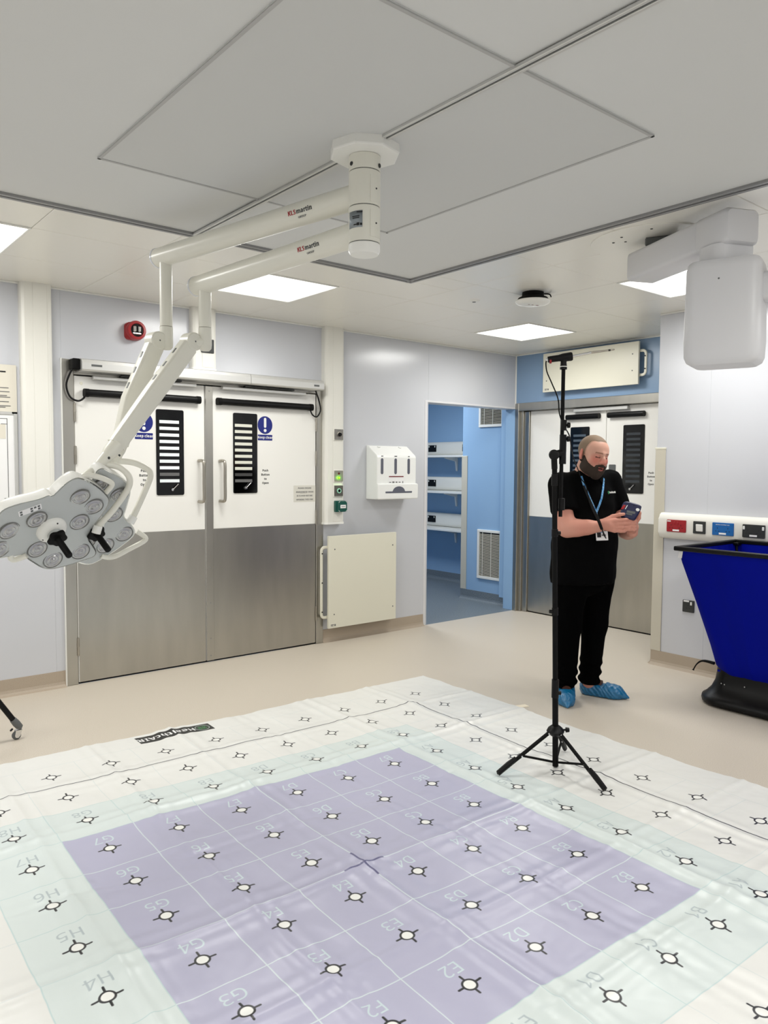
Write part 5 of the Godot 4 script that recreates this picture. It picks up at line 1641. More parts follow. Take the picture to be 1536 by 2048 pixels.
# ---------------------------------------------------------------- ceiling fittings and the trolley leg
func build_small_things() -> void:
	var s := thing("smoke_detector", "white round ceiling detector in a black base", "detector", Vector3(-2.077, H, 1.933))
	part("base", lathem([Vector2(0, 0), Vector2(0.07, 0), Vector2(0.072, -0.026), Vector2(0.095, -0.036), Vector2(0.109, -0.058), Vector2(0, -0.058)], Transform3D(), 32), M.black_matt, s)
	part("cover", lathem([Vector2(0.112, -0.054), Vector2(0.114, -0.060), Vector2(0.104, -0.071), Vector2(0.07, -0.080), Vector2(0.0, -0.084)], Transform3D(), 36, 60.0), M.white, s)
	for q in [[0.02, 0.02, 0.022, 0.014], [-0.015, 0.01, 0.012, 0.01], [-0.038, 0.0, 0.012, 0.008]]:
		part("print_mark", boxm(Vector3(q[0], -0.0832, q[1]), Vector3(q[2], 0.001, q[3])), sm("mark_rose", Color(0.60, 0.50, 0.50), 0.5), s)
	part("cable", tubem(curve([Vector3(0.07, -0.004, 0.03), Vector3(0.10, -0.006, 0.055), Vector3(0.105, -0.025, 0.065)]), 0.004, 6), M.black_matt, s)
	var d := thing("ceiling_disc", "small white round disc on the ceiling tile left of the detector", "disc", Vector3(-2.192, H, 1.512))
	part("disc", lathem([Vector2(0, -0.010), Vector2(0.022, -0.010), Vector2(0.034, -0.006), Vector2(0.042, -0.0), Vector2(0, 0)], Transform3D(), 24), M.white, d)
	part("centre", lathem([Vector2(0, -0.013), Vector2(0.012, -0.012), Vector2(0.014, -0.009)], Transform3D(), 16), M.midgrey, d)
	# rolling stand whose one leg reaches into the picture
	var t := thing("rolling_stand", "black leg of a rolling stand with grey castor at the left edge", "rolling stand", Vector3(-5.33, 0, 0.871))
	var hub := Vector3(0, 0.56, 0)
	part("pole", tubem([Vector3(0, 0.44, 0), Vector3(0, 1.35, 0)], 0.016, 14), M.black, t)
	part("hub", lathem([Vector2(0, 0.06), Vector2(0.035, 0.055), Vector2(0.045, 0.03), Vector2(0.045, -0.04), Vector2(0, -0.06)], Transform3D(Basis(), hub), 20), M.black, t)
	for i in 4:
		var b := Basis(Vector3.UP, TAU * i / 4.0)
		var f := b * Vector3(0.335, 0.072, 0)
		var leg := part("leg", tubem([hub + b * Vector3(0.03, 0.0, 0), f + b * Vector3(-0.01, 0.012, 0)], 0.0145, 12), M.black, t)
		var up := (hub - f).normalized()
		part("socket", tubem([f + up * 0.05, f + up * 0.022, f - up * 0.004, f + Vector3(0, -0.014, 0)], 0.019, 14, [0.9, 1.05, 1.05, 0.8]), sm("socket_grey", Color(0.37, 0.38, 0.38), 0.4), leg, "grey castor socket")
		var sd := b * Vector3(0, 0, 1)
		for s2 in [-1, 1]:
			var fk := st0()
			prism(fk, [Vector2(-0.017, 0.052), Vector2(0.015, 0.052), Vector2(0.005, 0.022), Vector2(-0.006, 0.011), Vector2(-0.018, 0.014), Vector2(-0.022, 0.024)], -0.0012, 0.0012, Transform3D(Basis(b * Vector3(1, 0, 0), Vector3.UP, sd), f + sd * 0.0125 * s2 + Vector3(0, -0.072, 0)))
			part("fork", fk, M.chrome, leg)
		part("fork", boxm(f + b * Vector3(-0.001, -0.021, 0), Vector3(0.034, 0.004, 0.028), 0.001, b), M.chrome, leg)
		part("wheel", lathem([Vector2(0, 0.009), Vector2(0.018, 0.009), Vector2(0.0225, 0.006), Vector2(0.0235, 0), Vector2(0.0225, -0.006), Vector2(0.018, -0.009), Vector2(0, -0.009)], along(f + b * Vector3(-0.012, -0.0485, 0), sd), 24), M.midgrey, leg, "grey rubber wheel")
		part("wheel_hub", lathem([Vector2(0, 0.013), Vector2(0.008, 0.012), Vector2(0.01, 0.009), Vector2(0.01, -0.009), Vector2(0.008, -0.012), Vector2(0, -0.013)], along(f + b * Vector3(-0.012, -0.0485, 0), sd), 14), M.chrome, leg)
		part("brake_tab", boxm(f + b * Vector3(-0.036, -0.014, 0), Vector3(0.018, 0.008, 0.014), 0.003, b * Basis(Vector3(0, 0, 1), 0.7)), M.black, leg)

# ---------------------------------------------------------------- distance field on a grid, meshed as surface nets
class Field:
	var o: Vector3
	var c: float
	var n: Vector3i
	var acc: PackedFloat32Array
	var d: PackedFloat32Array
	var k: float
	var to_local := Transform3D()

	func _init(lo: Vector3, hi: Vector3, cell: float, sharp: float) -> void:
		o = lo
		c = cell
		n = Vector3i(((hi - lo) / cell).ceil()) + Vector3i.ONE
		k = sharp
		acc = PackedFloat32Array()
		acc.resize(n.x * n.y * n.z)

	func bounds(lo: Vector3, hi: Vector3) -> Array:
		var a := Vector3i(((lo - o) / c).floor()).clamp(Vector3i.ZERO, n - Vector3i.ONE)
		var b := Vector3i(((hi - o) / c).ceil()).clamp(Vector3i.ZERO, n - Vector3i.ONE)
		return [a, b]

	func capsule(a: Vector3, b: Vector3, ra: float, rb: float) -> void:
		var m := maxf(ra, rb) + 6.0 / k
		var bb := bounds(a.min(b) - Vector3.ONE * m, a.max(b) + Vector3.ONE * m)
		var lo: Vector3i = bb[0]
		var hi: Vector3i = bb[1]
		var ab := b - a
		var l2 := maxf(ab.length_squared(), 1e-9)
		for z in range(lo.z, hi.z + 1):
			for y in range(lo.y, hi.y + 1):
				var row := (z * n.y + y) * n.x
				for x in range(lo.x, hi.x + 1):
					var p := o + Vector3(x, y, z) * c
					var t := clampf((p - a).dot(ab) / l2, 0.0, 1.0)
					var dist := p.distance_to(a + ab * t) - lerpf(ra, rb, t)
					if dist < m:
						acc[row + x] += exp(-k * dist)

	func chain(pts: Array, radii: Array) -> void:
		for i in pts.size() - 1:
			capsule(pts[i], pts[i + 1], radii[i], radii[i + 1])

	func ellipsoid(e: Vector3, r: Vector3, b := Basis.IDENTITY) -> void:
		var m := maxf(r.x, maxf(r.y, r.z)) + 6.0 / k
		var bb := bounds(e - Vector3.ONE * m, e + Vector3.ONE * m)
		var lo: Vector3i = bb[0]
		var hi: Vector3i = bb[1]
		var inv := b.transposed()
		for z in range(lo.z, hi.z + 1):
			for y in range(lo.y, hi.y + 1):
				var row := (z * n.y + y) * n.x
				for x in range(lo.x, hi.x + 1):
					var q := inv * (o + Vector3(x, y, z) * c - e)
					var k0 := (q / r).length()
					var k1 := (q / (r * r)).length()
					var dist := k0 * (k0 - 1.0) / maxf(k1, 1e-5)
					if dist < m:
						acc[row + x] += exp(-k * clampf(dist, -0.2, 1.0))

	func finish() -> void:
		d = PackedFloat32Array()
		d.resize(acc.size())
		for i in acc.size():
			d[i] = -log(acc[i]) / k if acc[i] > 1e-12 else 0.3

	func carve(e: Vector3, r: Vector3, soft: float, b := Basis.IDENTITY) -> void:
		var m := maxf(r.x, maxf(r.y, r.z)) + soft * 2.0
		var bb := bounds(e - Vector3.ONE * m, e + Vector3.ONE * m)
		var lo: Vector3i = bb[0]
		var hi: Vector3i = bb[1]
		var inv := b.transposed()
		for z in range(lo.z, hi.z + 1):
			for y in range(lo.y, hi.y + 1):
				var row := (z * n.y + y) * n.x
				for x in range(lo.x, hi.x + 1):
					var q := inv * (o + Vector3(x, y, z) * c - e)
					var k0 := (q / r).length()
					var s := -(k0 * (k0 - 1.0) / maxf((q / (r * r)).length(), 1e-5))
					var v := d[row + x]
					var h := clampf(0.5 + 0.5 * (v - s) / soft, 0.0, 1.0)
					d[row + x] = lerpf(s, v, h) + soft * h * (1.0 - h)

	func at(p: Vector3) -> float:
		var q := (p - o) / c
		var i := Vector3i(q.floor()).clamp(Vector3i.ZERO, n - Vector3i(2, 2, 2))
		var f := q - Vector3(i)
		var s := (i.z * n.y + i.y) * n.x + i.x
		var nx := n.x
		var nxy := n.x * n.y
		var a := lerpf(lerpf(d[s], d[s + 1], f.x), lerpf(d[s + nx], d[s + nx + 1], f.x), f.y)
		var b := lerpf(lerpf(d[s + nxy], d[s + nxy + 1], f.x), lerpf(d[s + nxy + nx], d[s + nxy + nx + 1], f.x), f.y)
		return lerpf(a, b, f.z)

	func grad(p: Vector3) -> Vector3:
		var e := c * 0.6
		return Vector3(at(p + Vector3(e, 0, 0)) - at(p - Vector3(e, 0, 0)), at(p + Vector3(0, e, 0)) - at(p - Vector3(0, e, 0)), at(p + Vector3(0, 0, e)) - at(p - Vector3(0, 0, e))).normalized()

	# appends to verts / normals / indices
	func net(vs: PackedVector3Array, ns: PackedVector3Array, idx: PackedInt32Array, xf := Transform3D()) -> Array:
		var ids := {}
		var nx := n.x
		var nxy := n.x * n.y
		var offs := [0, 1, nx, nx + 1, nxy, nxy + 1, nxy + nx, nxy + nx + 1]
		var edges := [[0, 1], [2, 3], [4, 5], [6, 7], [0, 2], [1, 3], [4, 6], [5, 7], [0, 4], [1, 5], [2, 6], [3, 7]]
		for z in n.z - 1:
			for y in n.y - 1:
				var row := (z * n.y + y) * nx
				for x in nx - 1:
					var s := row + x
					var neg := d[s] < 0.0
					if neg == (d[s + 1] < 0.0) and neg == (d[s + nx] < 0.0) and neg == (d[s + nx + 1] < 0.0) and neg == (d[s + nxy] < 0.0) and neg == (d[s + nxy + 1] < 0.0) and neg == (d[s + nxy + nx] < 0.0) and neg == (d[s + nxy + nx + 1] < 0.0):
						continue
					var sum := Vector3.ZERO
					var cnt := 0
					for e in edges:
						var va := d[s + offs[e[0]]]
						var vb := d[s + offs[e[1]]]
						if (va < 0.0) != (vb < 0.0):
							var t := va / (va - vb)
							var pa := Vector3(e[0] & 1, (e[0] >> 1) & 1, e[0] >> 2)
							var pb := Vector3(e[1] & 1, (e[1] >> 1) & 1, e[1] >> 2)
							sum += pa.lerp(pb, t)
							cnt += 1
					var p := o + (Vector3(x, y, z) + sum / cnt) * c
					ids[s] = vs.size()
					vs.append(xf * p)
					ns.append((xf.basis * grad(p)).normalized())
		for s in ids:
			var neg := d[s] < 0.0
			for ax in 3:
				var st: int = [1, nx, nxy][ax]
				var u: int = [nx, nxy, 1][ax]
				var v: int = [nxy, 1, nx][ax]
				if (d[s + st] < 0.0) == neg:
					continue
				if not (ids.has(s - u) and ids.has(s - v) and ids.has(s - u - v)):
					continue
				var a: int = ids[s]
				var b: int = ids[s - u]
				var e2: int = ids[s - u - v]
				var f: int = ids[s - v]
				if neg:
					idx.append_array([a, e2, b, a, f, e2])
				else:
					idx.append_array([a, b, e2, a, e2, f])
		return [vs, ns, idx]

func net_mesh(parts: Array, paint = null) -> ArrayMesh:
	# parts: [field, transform]
	var vs := PackedVector3Array()
	var ns := PackedVector3Array()
	var idx := PackedInt32Array()
	var cols := PackedColorArray()
	for q in parts:
		var v0 := vs.size()
		var r: Array = q[0].net(vs, ns, idx, q[1])
		vs = r[0]
		ns = r[1]
		idx = r[2]
		if paint != null:
			var inv: Transform3D = q[1].affine_inverse()
			for i in range(v0, vs.size()):
				cols.append(paint.call(q[2], inv * vs[i]))
	var ar := []
	ar.resize(Mesh.ARRAY_MAX)
	ar[Mesh.ARRAY_VERTEX] = vs
	ar[Mesh.ARRAY_NORMAL] = ns
	ar[Mesh.ARRAY_INDEX] = idx
	if paint != null:
		ar[Mesh.ARRAY_COLOR] = cols
	var m := ArrayMesh.new()
	m.add_surface_from_arrays(Mesh.PRIMITIVE_TRIANGLES, ar)
	return m

# copy of a field kept only where region(p) < 0, moved out by `off`
func shell(f: Field, off: float, region: Callable) -> Field:
	var g := Field.new(f.o, f.o, f.c, f.k)
	g.n = f.n
	g.acc = PackedFloat32Array()
	g.d = f.d.duplicate()
	var i := 0
	for z in f.n.z:
		for y in f.n.y:
			for x in f.n.x:
				var v := f.d[i] - off
				if v < 0.03:
					v = maxf(v, region.call(f.o + Vector3(x, y, z) * f.c))
				g.d[i] = v
				i += 1
	return g

# linear skin tones
func paint_skin(which: String, p: Vector3) -> Color:
	var skin := Color(0.82, 0.63, 0.555)
	var flush := Color(0.80, 0.47, 0.41)
	var c := skin
	if which == "head":
		var cheek := maxf(0.0, 1.0 - p.distance_to(Vector3(0.042 * signf(p.x), -0.028, 0.085)) / 0.05)
		var nose := maxf(0.0, 1.0 - p.distance_to(Vector3(0, -0.032, 0.118)) / 0.03)
		c = c.lerp(flush, clampf(cheek * 1.1 + nose, 0.0, 0.85))
		if absf(p.x) > 0.0835 and p.y < 0.032 and p.y > -0.05 and p.z < 0.02:
			c = c.lerp(Color(0.78, 0.42, 0.37), 0.6)
		# cropped hair shows the scalp through at its edge
		var hl := p.z - (0.014 + 0.28 * p.y) - 0.036 * smoothstep(0.05, 0.10, p.y) * (1.0 - smoothstep(0.025, 0.065, absf(p.x)))
		if p.y > -0.005 and absf(p.x) < 0.0835:
			c = c.lerp(Color(0.52, 0.42, 0.35), clampf(0.5 - hl / 0.016, 0.0, 1.0) * 0.8)
		# lips and the shadow line of the open mouth
		var lip := Vector3(p.x / 0.026, (p.y + 0.0755) / 0.0125, (p.z - 0.1) / 0.03).length()
		if lip < 1.0 and p.z > 0.07:
			c = c.lerp(Color(0.62, 0.30, 0.28), 0.75)
		if absf(p.y + 0.0745) < 0.0032 and absf(p.x) < 0.017 and p.z > 0.07:
			c = Color(0.13, 0.06, 0.05)
		# eyelid crease and lashes, light brows
		for s in [-1.0, 1.0]:
			var e := Vector2(p.x - 0.031 * s, p.y + 0.0035)
			if p.z > 0.06 and absf(e.y + 0.004 - e.x * e.x * 7.0) < 0.0026 and absf(e.x) < 0.015:
				c = Color(0.22, 0.13, 0.11)
			if p.z > 0.06 and absf(p.y - 0.021 + e.x * e.x * 6.0) < 0.0045 and absf(e.x) < 0.02:
				c = c.lerp(Color(0.45, 0.30, 0.22), 0.6)
	elif which == "hand":
		c = skin.lerp(flush, 0.38)
	else:
		c = skin.lerp(flush, 0.34 + 0.10 * sin(p.x * 31.0) * sin(p.y * 27.0))
	return c.srgb_to_linear()

func build_person() -> void:
	# local axes: x to the picture's right, z towards the viewer's side of the room
	var at := Vector3(-2.0, 0.0, 2.30)
	var t := thing("person", "person in black polo shirt and blue shoe covers looking down at a handheld meter", "person", at)
	t.basis = Basis(Vector3(0.7725, 0, 0.6350), Vector3.UP, Vector3(-0.6350, 0, 0.7725)).orthonormalized()
	var yaw := deg_to_rad(22.0)
	var L := Vector3(cos(yaw), 0, -sin(yaw))
	var F := Vector3(sin(yaw), 0, cos(yaw))
	var TB := Basis(L, Vector3.UP, F)
	# joints
	var sr := Vector3(-0.155, 1.375, 0.05)
	var sl := Vector3(0.200, 1.395, -0.10)
	var er := Vector3(-0.135, 1.108, 0.165)
	var wr := Vector3(0.054, 1.130, 0.255)
	var el := Vector3(0.290, 1.085, -0.05)
	var wl := Vector3(0.266, 1.088, 0.165)
	var hr := Vector3(-0.085, 0.86, 0.055)
	var hl := Vector3(0.128, 0.86, -0.075)
	var kr := Vector3(-0.095, 0.48, 0.065)
	var kl := Vector3(0.104, 0.48, -0.04)
	var ar := Vector3(-0.086, 0.085, 0.015)
	var al := Vector3(0.088, 0.085, -0.075)
	# ---- skin: torso, limbs, neck
	var body := Field.new(Vector3(-0.27, 0.03, -0.30), Vector3(0.46, 1.53, 0.38), 0.012, 90.0)
	body.ellipsoid(Vector3(0.035, 1.22, -0.01), Vector3(0.165, 0.21, 0.11), TB)
	body.ellipsoid(Vector3(0.04, 0.98, 0.03), Vector3(0.165, 0.2, 0.135), TB)
	body.chain([sr, Vector3(0.04, 1.40, -0.025), sl], [0.05, 0.06, 0.05])
	body.chain([Vector3(0.04, 1.38, -0.02), Vector3(0.035, 1.49, 0.01)], [0.066, 0.064])
	body.chain([sr, er], [0.055, 0.053])
	body.chain([er, er.lerp(wr, 0.30), er.lerp(wr, 0.6), wr], [0.045, 0.047, 0.040, 0.032])
	body.chain([sl, el], [0.055, 0.050])
	body.chain([el, el.lerp(wl, 0.4), wl], [0.050, 0.050, 0.036])
	body.chain([hr, kr, ar], [0.085, 0.06, 0.045])
	body.chain([hl, kl, al], [0.085, 0.06, 0.045])
	body.ellipsoid(Vector3(0.035, 0.86, 0.0), Vector3(0.16, 0.11, 0.12), TB)
	body.finish()
	# ---- head, in its own axes
	var hb := Basis(Vector3.UP, deg_to_rad(23.0)) * Basis(Vector3.RIGHT, deg_to_rad(9.0)) * Basis(Vector3(0, 0, 1), deg_to_rad(-7.0))
	var hx := Transform3D(hb, Vector3(0.045, 1.563, 0.055))
	var head := Field.new(Vector3(-0.11, -0.20, -0.13), Vector3(0.11, 0.155, 0.145), 0.0038, 170.0)
	head.ellipsoid(Vector3(0, 0.033, -0.012), Vector3(0.081, 0.089, 0.100))
	head.ellipsoid(Vector3(0, 0.028, 0.035), Vector3(0.073, 0.070, 0.062))
	head.ellipsoid(Vector3(0, -0.045, 0.028), Vector3(0.071, 0.078, 0.066))
	head.ellipsoid(Vector3(0, -0.075, 0.045), Vector3(0.055, 0.055, 0.050))
	for s in [-1.0, 1.0]:
		head.ellipsoid(Vector3(0.040 * s, -0.030, 0.056), Vector3(0.030, 0.032, 0.030))
		head.ellipsoid(Vector3(0.050 * s, -0.080, 0.020), Vector3(0.026, 0.034, 0.034))
		head.capsule(Vector3(0.008 * s, 0.019, 0.094), Vector3(0.038 * s, 0.020, 0.078), 0.009, 0.008)
		head.ellipsoid(Vector3(0.0125 * s, -0.0385, 0.103), Vector3(0.009, 0.0075, 0.010))
	head.chain([Vector3(0, 0.010, 0.094), Vector3(0, -0.014, 0.108), Vector3(0, -0.033, 0.116)], [0.0085, 0.0090, 0.0112])
	head.ellipsoid(Vector3(0, -0.112, 0.070), Vector3(0.028, 0.020, 0.022))
	head.capsule(Vector3(-0.016, -0.0655, 0.0945), Vector3(0.016, -0.0655, 0.0945), 0.0058, 0.0058)
	head.capsule(Vector3(-0.014, -0.0850, 0.0920), Vector3(0.014, -0.0850, 0.0920), 0.0066, 0.0066)
	head.chain([Vector3(0, -0.07, -0.03), Vector3(0, -0.14, -0.045), Vector3(0, -0.21, -0.055)], [0.062, 0.062, 0.066])
	head.finish()
	for s in [-1.0, 1.0]:
		head.carve(Vector3(0.031 * s, 0.000, 0.104), Vector3(0.017, 0.011, 0.016), 0.010)
	head.carve(Vector3(0, -0.0745, 0.108), Vector3(0.016, 0.0045, 0.018), 0.004)
	for s in [-1.0, 1.0]:
		head.carve(Vector3(0.0075 * s, -0.046, 0.112), Vector3(0.0038, 0.004, 0.006), 0.003)
	# lids over the eyeballs
	var lids := Field.new(head.o, head.o, head.c, 240.0)
	lids.n = head.n
	lids.acc.resize(head.acc.size())
	for s in [-1.0, 1.0]:
		lids.ellipsoid(Vector3(0.031 * s, -0.001, 0.0795), Vector3(0.0145, 0.0105, 0.0135))
		# ears
		var eb := Basis(Vector3.UP, 0.38 * s) * Basis(Vector3.RIGHT, 0.12)
		lids.ellipsoid(Vector3(0.083 * s, -0.004, -0.012), Vector3(0.0085, 0.032, 0.019), eb)
		lids.ellipsoid(Vector3(0.080 * s, -0.030, -0.004), Vector3(0.0085, 0.013, 0.011), eb)
	lids.finish()
	for s in [-1.0, 1.0]:
		lids.carve(Vector3(0.0905 * s, -0.002, -0.010), Vector3(0.006, 0.020, 0.0105), 0.004)
	for i in head.d.size():
		if lids.d[i] < head.d[i] + 0.01:
			var a := head.d[i]
			var b := lids.d[i]
			var h := clampf(0.5 + 0.5 * (b - a) / 0.003, 0.0, 1.0)
			head.d[i] = lerpf(b, a, h) - 0.003 * h * (1.0 - h)
	# ---- hands
	var rh := Field.new(Vector3(0.02, 1.03, 0.12), Vector3(0.36, 1.25, 0.38), 0.0042, 420.0)
	# right hand: palm with its back to the viewer, fingers round the meter's near side
	var kn := []
	for i in 4:
		kn.append(Vector3(0.130 - 0.004 * absf(i - 1.2), 1.158 - 0.0205 * i, 0.292 - 0.004 * i))
	rh.chain([wr - (wr - er).normalized() * -0.0, wr.lerp(Vector3(0.127, 1.127, 0.282), 0.55)], [0.034, 0.034])
	for i in 4:
		rh.chain([Vector3(0.062, 1.138 - 0.006 * i, 0.266), kn[i]], [0.022, 0.0135])
	var fl := [[0.040, 0.030, 0.022], [0.045, 0.032, 0.023], [0.042, 0.030, 0.022], [0.034, 0.023, 0.019]]
	for i in 4:
		var a: Vector3 = kn[i]
		var b: Vector3 = a + Vector3(0.97, 0.10 - 0.06 * i, 0.05).normalized() * fl[i][0]
		var c: Vector3 = b + Vector3(0.94, 0.06 - 0.04 * i, -0.30).normalized() * fl[i][1]
		var e: Vector3 = c + Vector3(0.80, 0.02, -0.60).normalized() * fl[i][2]
		rh.chain([a, b, c, e], [0.0115, 0.0100, 0.0090, 0.0078])
	rh.chain([Vector3(0.072, 1.150, 0.262), Vector3(0.114, 1.178, 0.268), Vector3(0.148, 1.192, 0.285), Vector3(0.172, 1.196, 0.293)], [0.021, 0.0145, 0.0112, 0.0092])
	# left hand: cups the meter from below and behind
	rh.chain([wl, Vector3(0.260, 1.112, 0.200)], [0.035, 0.033])
	var kn2 := []
	for i in 4:
		kn2.append(Vector3(0.246, 1.158 - 0.019 * i, 0.262 - 0.002 * i))
	for i in 4:
		rh.chain([Vector3(0.262, 1.128 - 0.008 * i, 0.205), kn2[i]], [0.020, 0.0125])
	for i in 4:
		var a: Vector3 = kn2[i]
		var b: Vector3 = a + Vector3(-0.70, 0.05, 0.35).normalized() * 0.034
		var c: Vector3 = b + Vector3(-0.98, -0.02, 0.02).normalized() * 0.028
		var e: Vector3 = c + Vector3(-0.95, -0.04, -0.20).normalized() * 0.020
		rh.chain([a, b, c, e], [0.0108, 0.0098, 0.0088, 0.0076])
	rh.chain([Vector3(0.264, 1.140, 0.215), Vector3(0.280, 1.170, 0.232), Vector3(0.280, 1.200, 0.246), Vector3(0.270, 1.222, 0.252)], [0.019, 0.0135, 0.0112, 0.0092])
	rh.finish()
	var skin := net_mesh([[body, Transform3D(), "body"], [head, hx, "head"], [rh, Transform3D(Basis(), Vector3(0, 0.011, 0)), "hand"]], paint_skin)
	part("body", skin, M.skin_mesh, t)
	# ---- hair and beard
	var hair := shell(head, 0.0012, func(p: Vector3) -> float:
		var front := p.z - (0.008 + 0.28 * p.y) - 0.036 * smoothstep(0.05, 0.10, p.y) * (1.0 - smoothstep(0.025, 0.065, absf(p.x)))       # behind a receding hairline
		var side := 0.004 - p.y + 0.9 * maxf(0.0, -(p.z + 0.02)) * -0.6
		return maxf(maxf(front, side), absf(p.x) - 0.0825 if p.y < 0.035 else -1.0))
	part("hair", net_mesh([[hair, hx, ""]]), sm("hair", Color(0.50, 0.42, 0.345), 0.75), t, "cropped grey brown hair")
	var bn := FastNoiseLite.new()
	bn.seed = 21
	bn.frequency = 90.0
	var bf := Field.new(head.o, head.o, head.c, 200.0)
	bf.n = head.n
	bf.acc.resize(head.acc.size())
	bf.ellipsoid(Vector3(0, -0.118, 0.062), Vector3(0.036, 0.030, 0.034))
	bf.ellipsoid(Vector3(0, -0.092, 0.040), Vector3(0.054, 0.032, 0.040))
	bf.finish()
	for i in bf.d.size():
		bf.d[i] = minf(bf.d[i] + 0.007, head.d[i])
	var beard := shell(bf, 0.0075, func(p: Vector3) -> float:
		var cheek := p.y + 0.010 + 0.80 * maxf(p.z - 0.01, 0.0) + 0.0035 * bn.get_noise_3d(p.x, p.y, p.z)
		var back := -(p.z + 0.004 - 0.30 * (p.y + 0.05))
		var low := -(p.y + 0.152 - 0.75 * maxf(0.0, 0.075 - p.z))
		var g := maxf(maxf(cheek, back), low)
		var mus := Vector3(p.x / 0.031, (p.y + 0.0570) / 0.0080, (p.z - 0.1) / 0.03).length() - 1.0
		var cor := Vector3((absf(p.x) - 0.029) / 0.0095, (p.y + 0.074) / 0.021, (p.z - 0.085) / 0.03).length() - 1.0
		g = minf(g, minf(mus * 0.008, cor * 0.009))
		var lip := 1.0 - Vector3(p.x / 0.0215, (p.y + 0.0765) / 0.0120, (p.z - 0.1) / 0.035).length()
		var ear := 0.004 - (0.083 - absf(p.x)) if p.z < 0.012 and p.y > -0.04 else -1.0
		return maxf(maxf(g, lip * 0.0115), ear))
	var bm := sm("beard", Color(0.19, 0.135, 0.10), 0.85)
	bm.albedo_color = Color(1, 1, 1)
	tri(bm, noise_tex(31, 0.12, [Color(0.10, 0.075, 0.06), Color(0.19, 0.14, 0.105), Color(0.32, 0.24, 0.18)], 256), 9.0)
	part("beard", net_mesh([[beard, hx, ""]]), bm, t, "full brown beard")
	# ---- polo shirt
	var s_lo := Vector3(-0.31, 0.68, -0.34)
	var s_hi := Vector3(0.46, 1.54, 0.34)
	var shirt := Field.new(s_lo, s_hi, 0.0125, 60.0)
	shirt.ellipsoid(Vector3(0.022, 1.235, -0.012), Vector3(0.206, 0.20, 0.145), TB)
	shirt.ellipsoid(Vector3(0.012, 1.00, 0.028), Vector3(0.222, 0.26, 0.172), TB)
	shirt.ellipsoid(Vector3(0.008, 0.82, 0.012), Vector3(0.222, 0.22, 0.168), TB)
	shirt.chain([sr + Vector3(0.02, 0, 0), Vector3(0.045, 1.415, -0.025), sl], [0.066, 0.066, 0.066])
	shirt.chain([Vector3(0.030, 1.40, -0.02), Vector3(0.038, 1.455, 0.008)], [0.082, 0.074])
	shirt.finish()
	var wn := FastNoiseLite.new()
	wn.seed = 4
	wn.frequency = 6.0
	var sleeve_r := (er - sr).normalized()
	var sleeve_l := (el - sl).normalized()
	var sleeves := Field.new(s_lo, s_hi, 0.0125, 90.0)
	sleeves.chain([sr, sr + sleeve_r * 0.26], [0.078, 0.086])
	sleeves.chain([sl, sl + sleeve_l * 0.26], [0.076, 0.080])
	sleeves.finish()
	for i in shirt.d.size():
		var z := i / (shirt.n.x * shirt.n.y)
		var y := (i / shirt.n.x) % shirt.n.y
		var x := i % shirt.n.x
		var p := shirt.o + Vector3(x, y, z) * shirt.c
		var end := maxf((p - sr).dot(sleeve_r) - 0.185 if p.x < 0.04 else -1.0, (p - sl).dot(sleeve_l) - 0.195 if p.x >= 0.04 else -1.0)
		var sv := maxf(sleeves.d[i], end)
		var h := clampf(0.5 + 0.5 * (sv - shirt.d[i]) / 0.02, 0.0, 1.0)
		shirt.d[i] = lerpf(sv, shirt.d[i], h) - 0.02 * h * (1.0 - h)
	var cut_shirt := shell(shirt, 0.0, func(p: Vector3) -> float:
		var hem := 0.755 + 0.012 * wn.get_noise_2d(p.x * 3.0, p.z * 3.0) - p.y
		var neck := (p - Vector3(0.038, 1.452, 0.01)).dot(Vector3(0.16, 0.90, 0.42).normalized())
		return maxf(hem, neck))
	for i in cut_shirt.d.size():      # gentle cloth creases
		if absf(cut_shirt.d[i]) < 0.03:
			var z := i / (cut_shirt.n.x * cut_shirt.n.y)
			var y := (i / cut_shirt.n.x) % cut_shirt.n.y
			var x := i % cut_shirt.n.x
			cut_shirt.d[i] += 0.005 * wn.get_noise_3d(x * 0.0125 * 1.4, y * 0.0125 * 1.2, z * 0.0125 * 1.4)
	var cloth := sm("polo_black", Color(0.013, 0.013, 0.015), 0.95)
	cloth.metallic_specular = 0.2
	var shirt_mesh := part("polo_shirt", net_mesh([[cut_shirt, Transform3D(), ""]]), cloth, t, "black short-sleeved polo shirt")
	# collar: two flaps round the neck
	var cs := st0()
	var cp := []
	for i in 17:
		var a := lerpf(-2.75, 2.75, i / 16.0)
		var dirc := -F * cos(a) + L * sin(a)
		cp.append(Vector3(0.036, 1.452 - 0.060 * maxf(0.0, -cos(a)) - 0.01 * (1.0 - absf(sin(a))), 0.008) + dirc * (0.074 + 0.008 * absf(sin(a))))
	var fc := []
	for i in cp.size():
		var tn: Vector3 = (cp[mini(i + 1, 16)] - cp[maxi(i - 1, 0)]).normalized()
		var ou: Vector3 = (cp[i] - Vector3(0.036, cp[i].y, 0.008)).normalized()
		ou = (ou - tn * ou.dot(tn)).normalized()
		fc.append([tn, ou, tn.cross(ou)])
	sweep(cs, cp, [Vector2(-0.004, 0.020), Vector2(0.004, 0.022), Vector2(0.022, -0.022), Vector2(0.016, -0.024)] if fc[8][2].y > 0 else [Vector2(-0.004, -0.020), Vector2(0.004, -0.022), Vector2(0.022, 0.022), Vector2(0.016, 0.024)], [], true, true, fc)
	part("collar", cs, cloth, shirt_mesh)
	# small chest print
	var lp := on_front(shirt, 0.160, 1.325)
	var lo := facing(lp[0] + lp[1] * 0.011, Vector3(lp[1].x, lp[1].y * 0.5, lp[1].z))
	letters("HealthcAIR", 0.0115, lo.translated_local(Vector3(0.010, 0, 0.001)), M.white, shirt_mesh, "chest_print", true)
